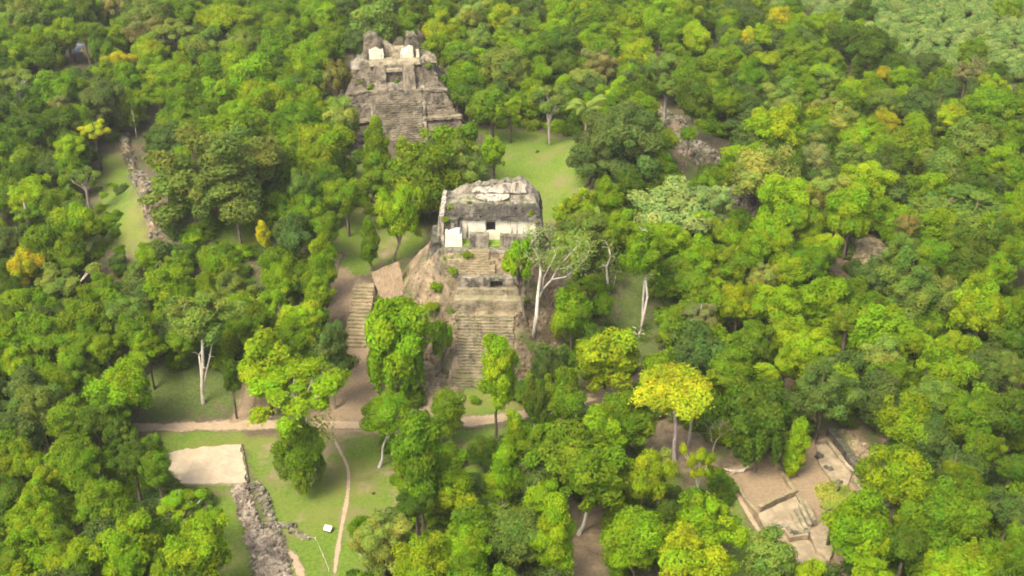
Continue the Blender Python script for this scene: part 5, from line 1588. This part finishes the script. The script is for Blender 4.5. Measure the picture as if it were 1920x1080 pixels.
def shrub(px, wpx, col, label, z=None, kind='low', flat=.85, name='shrub', v=0):
    p = un(px[0], px[1], z) if z is not None else ung(*px)
    Rr = wpx / 2 / pr(*p)[2]
    o = link(name, PROTO[kind][v % len(PROTO[kind])][0], None, None, None, LEAFC[col])
    o.location = (p[0], p[1], p[2] + Rr * .35); o.scale = (Rr, Rr, Rr * flat); o.rotation_euler.z = px[0]
    return tag(o, label, 'shrub')
def on_roof(x, v, z): return tuple(T.matrix_basis @ Vector((x, v, z)))
bpy.context.view_layer.update()
for (x, v, z, rr, c_, lab) in [(-6.8, 21.9, 22.6, .95, 'l', 'small bright shrub on the upper left corner of the temple roof'), (-7.2, 19.6, 21.2, .8, 'b', 'small shrub on the left wall top of the temple, lower of two'),
        (7.6, 21.4, 21.9, .95, 'b', 'small shrub on the right end of the temple roof'), (-3.2, 22.5, 23.1, .6, 'o', 'low weed patch on the middle of the temple roof'), (4.6, 20.6, 20.8, .5, 'o', 'weed tuft on the roof rim right of the temple door'),
        (-5.6, 14.2, 14.2, 1.0, 'b', 'grassy shrub on the upper temple stairs, left end'), (-3.4, 16.1, 16.3, 1.1, 'b', 'bright grass clump at the head of the temple stairs'), (-8.6, 13.6, 11.4, 1.5, 'b', 'narrow green shrub growing down the left flank of the temple pyramid'),
        (-5.6, 10.6, 8.6, 1.1, 'o', 'olive shrub beside the terrace walls, left of the temple stairs'), (-9.4, 11.2, 8.6, 1.7, 'l', 'lime shrub above the large drooping tree on the temple flank'), (-5.3, 12.4, 10.2, .9, 'm', 'small shrub left of the cave opening terraces'), (6.6, 12.0, 9.8, 1.5, 'm', 'dark leafy shrub right of the cave opening')]:
    p = on_roof(x, v, z)
    o = link('shrub', PROTO['low'][int(abs(x) * 10) % 3][0], None, None, None, LEAFC[c_]); o.location = p; o.scale = (rr * 1.05, rr * .8, rr * .6); o.rotation_euler.z = x * 3; o.color = (*(np.array(LEAFC[c_]) * .85), 1); tag(o, lab, 'shrub')
for (x, v, z, rr, c_, lab) in [(-.2, 11.2, 12.5, 1.0, 'o', 'weeds in the dark recess of the far pyramid'), (-6.2, 11.0, 11.4, 1.2, 'm', 'weeds on the left terrace of the far pyramid'), (-8.2, 12.6, 12.6, 1.2, 'o', 'weed patch left of the pale stair blocks, far pyramid'), (7.6, 12.9, 15.8, 1.1, 'o', 'weeds on the right shoulder of the far pyramid')]:
    p = Fp.matrix_world @ Vector((x, v, z))
    o = link('shrub', PROTO['low'][int(abs(x) * 10) % 3][0], None, None, None, LEAFC[c_]); o.location = p; o.scale = (rr, rr, rr * .7); tag(o, lab, 'shrub')
for i, (px, w_, c_, lab) in enumerate([((972, 232), 46, 'b', 'leftmost bright bush of the hedge behind the far lawn'), ((1005, 236), 50, 'b', 'middle bright bush of the hedge behind the far lawn'), ((1042, 244), 46, 'l', 'lime bush of the hedge, beside the palm'),
        ((1070, 252), 36, 'm', 'green bush of the hedge, at the foot of the palm'), ((1008, 286), 8, 'd', 'tiny dark bush alone on the far lawn'), ((940, 236), 34, 'b', 'small bush where hedge and far pyramid meet'), ((700, 926), 7, 'd', 'tiny dark tuft on the bare patch of the front lawn'),
        ((1340, 262), 60, 'm', 'leafy bush on the crest of the wooded mound'), ((1250, 240), 40, 'b', 'bush growing among the upper bare rubble')]):
    shrub(px, w_, c_, lab, v=i)

def inside(poly, x, y):
    c = np.zeros(np.shape(x), bool)
    for i in range(len(poly)):
        (x0, y0), (x1, y1) = poly[i], poly[i - 1]
        if y0 == y1: continue
        c ^= ((y0 > y) != (y1 > y)) & (x < (x1 - x0) * (y - y0) / (y1 - y0) + x0)
    return c
_mx, _my = np.meshgrid(np.arange(-200, 2120, 4.0), np.arange(-200, 1300, 4.0))
CMASK = np.zeros(_mx.shape, bool)
for p_ in CLEAR: CMASK |= inside(p_, _mx, _my)
def near_clear(x, y, r):
    out = np.zeros(np.shape(x), bool)
    for dx, dy in ((0, 0), (1, 0), (-1, 0), (0, 1), (0, -1), (.7, .7), (-.7, -.7), (.7, -.7), (-.7, .7)):
        ix = np.clip(((x + dx * r + 200) / 4).astype(int), 0, CMASK.shape[1] - 1); iy = np.clip(((y + dy * r + 200) / 4).astype(int), 0, CMASK.shape[0] - 1)
        out |= CMASK[iy, ix]
    return out
# ------------------------------------------------------------------ the rest of the forest: one mass between and beyond the trees above
def mass(name, items, protos, cols):
    """one object: crowns of the given shapes and colours set on points"""
    pc = bpy.data.collections.new(name + '_shapes')
    k = 0
    for ci, c_ in enumerate(cols):
        lm_ = leaf_mat(tuple(c_), f'{name}_leaf')
        for pm in protos:
            o = bpy.data.objects.new(f'{name}_shape_{k:03d}', pm); pc.objects.link(o); k += 1
            o.material_slots[0].link = 'OBJECT'; o.material_slots[0].material = lm_
    n = len(items)
    me = bpy.data.meshes.new(name); me.vertices.add(n)
    A = np.array([it[:5] for it in items], np.float32)
    me.vertices.foreach_set('co', A[:, :3].ravel())
    rs = np.random.RandomState(n)
    for an, ty, dat in (('crown_scale', 'FLOAT_VECTOR', A[:, [3, 3, 4]]), ('crown_turn', 'FLOAT_VECTOR', np.stack([np.zeros(n), np.zeros(n), rs.uniform(0, 6.28, n)], 1).astype(np.float32))):
        at = me.attributes.new(an, ty, 'POINT'); at.data.foreach_set('vector', np.ascontiguousarray(dat).ravel())
    at = me.attributes.new('crown_pick', 'INT', 'POINT'); at.data.foreach_set('value', rs.randint(0, k, n).astype(np.int32))
    o = link(name, me); tag(o, kind='stuff')
    ng = bpy.data.node_groups.new(name + '_nodes', 'GeometryNodeTree')
    ng.interface.new_socket('Geometry', in_out='INPUT', socket_type='NodeSocketGeometry'); ng.interface.new_socket('Geometry', in_out='OUTPUT', socket_type='NodeSocketGeometry')
    gi, go = ng.nodes.new('NodeGroupInput'), ng.nodes.new('NodeGroupOutput')
    ip = ng.nodes.new('GeometryNodeInstanceOnPoints'); cn = ng.nodes.new('GeometryNodeCollectionInfo')
    cn.inputs['Collection'].default_value = pc; cn.inputs['Separate Children'].default_value = True; cn.inputs['Reset Children'].default_value = True
    ip.inputs['Pick Instance'].default_value = True
    def attr(nm, ty):
        q = ng.nodes.new('GeometryNodeInputNamedAttribute'); q.data_type = ty; q.inputs[0].default_value = nm; return q.outputs[0]
    ng.links.new(gi.outputs[0], ip.inputs['Points']); ng.links.new(cn.outputs[0], ip.inputs['Instance'])
    ng.links.new(attr('crown_pick', 'INT'), ip.inputs['Instance Index']); ng.links.new(attr('crown_turn', 'FLOAT_VECTOR'), ip.inputs['Rotation']); ng.links.new(attr('crown_scale', 'FLOAT_VECTOR'), ip.inputs['Scale'])
    ng.links.new(ip.outputs[0], go.inputs[0])
    md = o.modifiers.new('crowns', 'NODES'); md.node_group = ng
    return o
crowns = np.array([(s.cpos[0], s.cpos[1], s.R) for s in specs])
fill, scrub = [], []
frs = np.random.RandomState(9)
CH = 'mbd'
SCRUB = [(1420, -80), (2850, -80), (2850, 260), (1930, 150), (1850, 120), (1780, 125), (1690, 110), (1610, 48), (1500, 22), (1420, 4)]
def grid(x0, x1, y0, y1, st, j):
    gx_, gy_ = np.meshgrid(np.arange(x0, x1, st), np.arange(y0, y1, st))
    return gx_.ravel() + frs.uniform(-j, j, gx_.size), gy_.ravel() + frs.uniform(-j, j, gx_.size)
x, y = grid(-420, 420, 60, 620, 7.0, 2.7)
n = len(x); g = terrain(x, y); Rr = frs.uniform(3.4, 5.4, n); H_ = frs.uniform(7.5, 12, n); cz = Rr * frs.uniform(.9, 1.15, n); zc = g + H_ - cz
px, py, sc = pr(x, y, zc); gpx, gpy, _ = pr(x, y, g)
ok = (py < 1500) & (py > -230) & (px > -900) & (px < 2850) & (~(inside(SCRUB, px, py) | ((py < -20) & (px > 1350))) | (frs.rand(n) < .02))
ok &= ~near_clear(px, py, np.where((px > -150) & (px < 2080), Rr * sc * .95, 0.0)) & ~near_clear(gpx, gpy, np.full(n, 6.0))
dd = (np.hypot(crowns[None, :, 0] - x[:, None], crowns[None, :, 1] - y[:, None]) / (crowns[None, :, 2] + Rr[:, None])).min(1)
ok &= dd > .33
fill = [(x[i], y[i], zc[i], Rr[i], cz[i], np.array(LEAFC[CH[frs.randint(len(CH))]]) * frs.uniform(.85, 1.1)) for i in np.flatnonzero(ok)]
mass('forest', fill, [p_[0] for p_ in PROTO['dome'][:6]] + [PROTO['tall'][0][0], PROTO['tall'][1][0]], [LEAFC[c_] for c_ in 'mbmbdk'])
x, y = grid(40, 520, 255, 640, 3.6, 1.7)
n = len(x); g = terrain(x, y); Rr = frs.uniform(1.5, 3.0, n); zc = g + frs.uniform(1.2, 3.0, n); px, py, sc = pr(x, y, zc)
ok = (px < 2850) & (py > -230) & (inside(SCRUB, px, py) | ((py < -20) & (px > 1350)))
ok &= (np.hypot(crowns[None, :, 0] - x[:, None], crowns[None, :, 1] - y[:, None]) - crowns[None, :, 2] * .6).min(1) > 0
scrub = [(x[i], y[i], zc[i], Rr[i], Rr[i] * .95, np.array((.20, .285, .085)) * np.array((frs.uniform(.8, 1.2), frs.uniform(.85, 1.15), frs.uniform(.8, 1.3)))) for i in np.flatnonzero(ok)]
mass('scrubland', scrub, [p_[0] for p_ in PROTO['low']], [(.20, .305, .078), (.175, .285, .068), (.225, .32, .092)])
px, py = frs.uniform(-60, 1980, 2600), frs.uniform(-10, 1130, 2600)
k_ = ~near_clear(px, py, np.full(2600, 10.0)); px, py = px[k_], py[k_]
z_ = np.zeros(len(px))
for _ in range(8):
    q_ = un(px, py, z_); z_ = .7 * terrain(q_[0], q_[1]) + .3 * z_
under = []
for i in range(len(px)):
    Rr = frs.uniform(1.0, 2.8)
    under.append((q_[0][i], q_[1][i], z_[i] + Rr * .45, Rr, Rr * .8, np.array(LEAFC['dmk'[frs.randint(3)]]) * frs.uniform(.8, 1.15)))
for px_, py_ in zip(frs.uniform(180, 232, 26), frs.uniform(340, 490, 26)):
    q = ung(px_, py_); Rr = frs.uniform(.6, 1.9); under.append((q[0], q[1], q[2] + Rr * .2, Rr, Rr * .7, None))
mass('undergrowth', under, [p_[0] for p_ in PROTO['low']], [LEAFC[c_] for c_ in 'dmkbm'])
print('trees', len(specs), 'fill', len(fill), 'scrub', len(scrub), 'under', len(under), 'tris', sum(len(m_.polygons) * 2 for m_ in bpy.data.meshes))

# ------------------------------------------------------------------ the air
hz_ = MB(); hz_.box(-9000, 9000, -6000, 13000, -12, 128)
hm = bpy.data.materials.new('haze_air'); hm.use_nodes = True; hm.node_tree.nodes.clear()
vo = hm.node_tree.nodes.new('ShaderNodeVolumePrincipled'); vo.inputs['Color'].default_value = (1.0, .98, .90, 1); vo.inputs['Density'].default_value = .00013; vo.inputs['Anisotropy'].default_value = .2
mo = hm.node_tree.nodes.new('ShaderNodeOutputMaterial'); hm.node_tree.links.new(vo.outputs[0], mo.inputs['Volume'])
hz_.build('haze', hm, None, 'stuff')
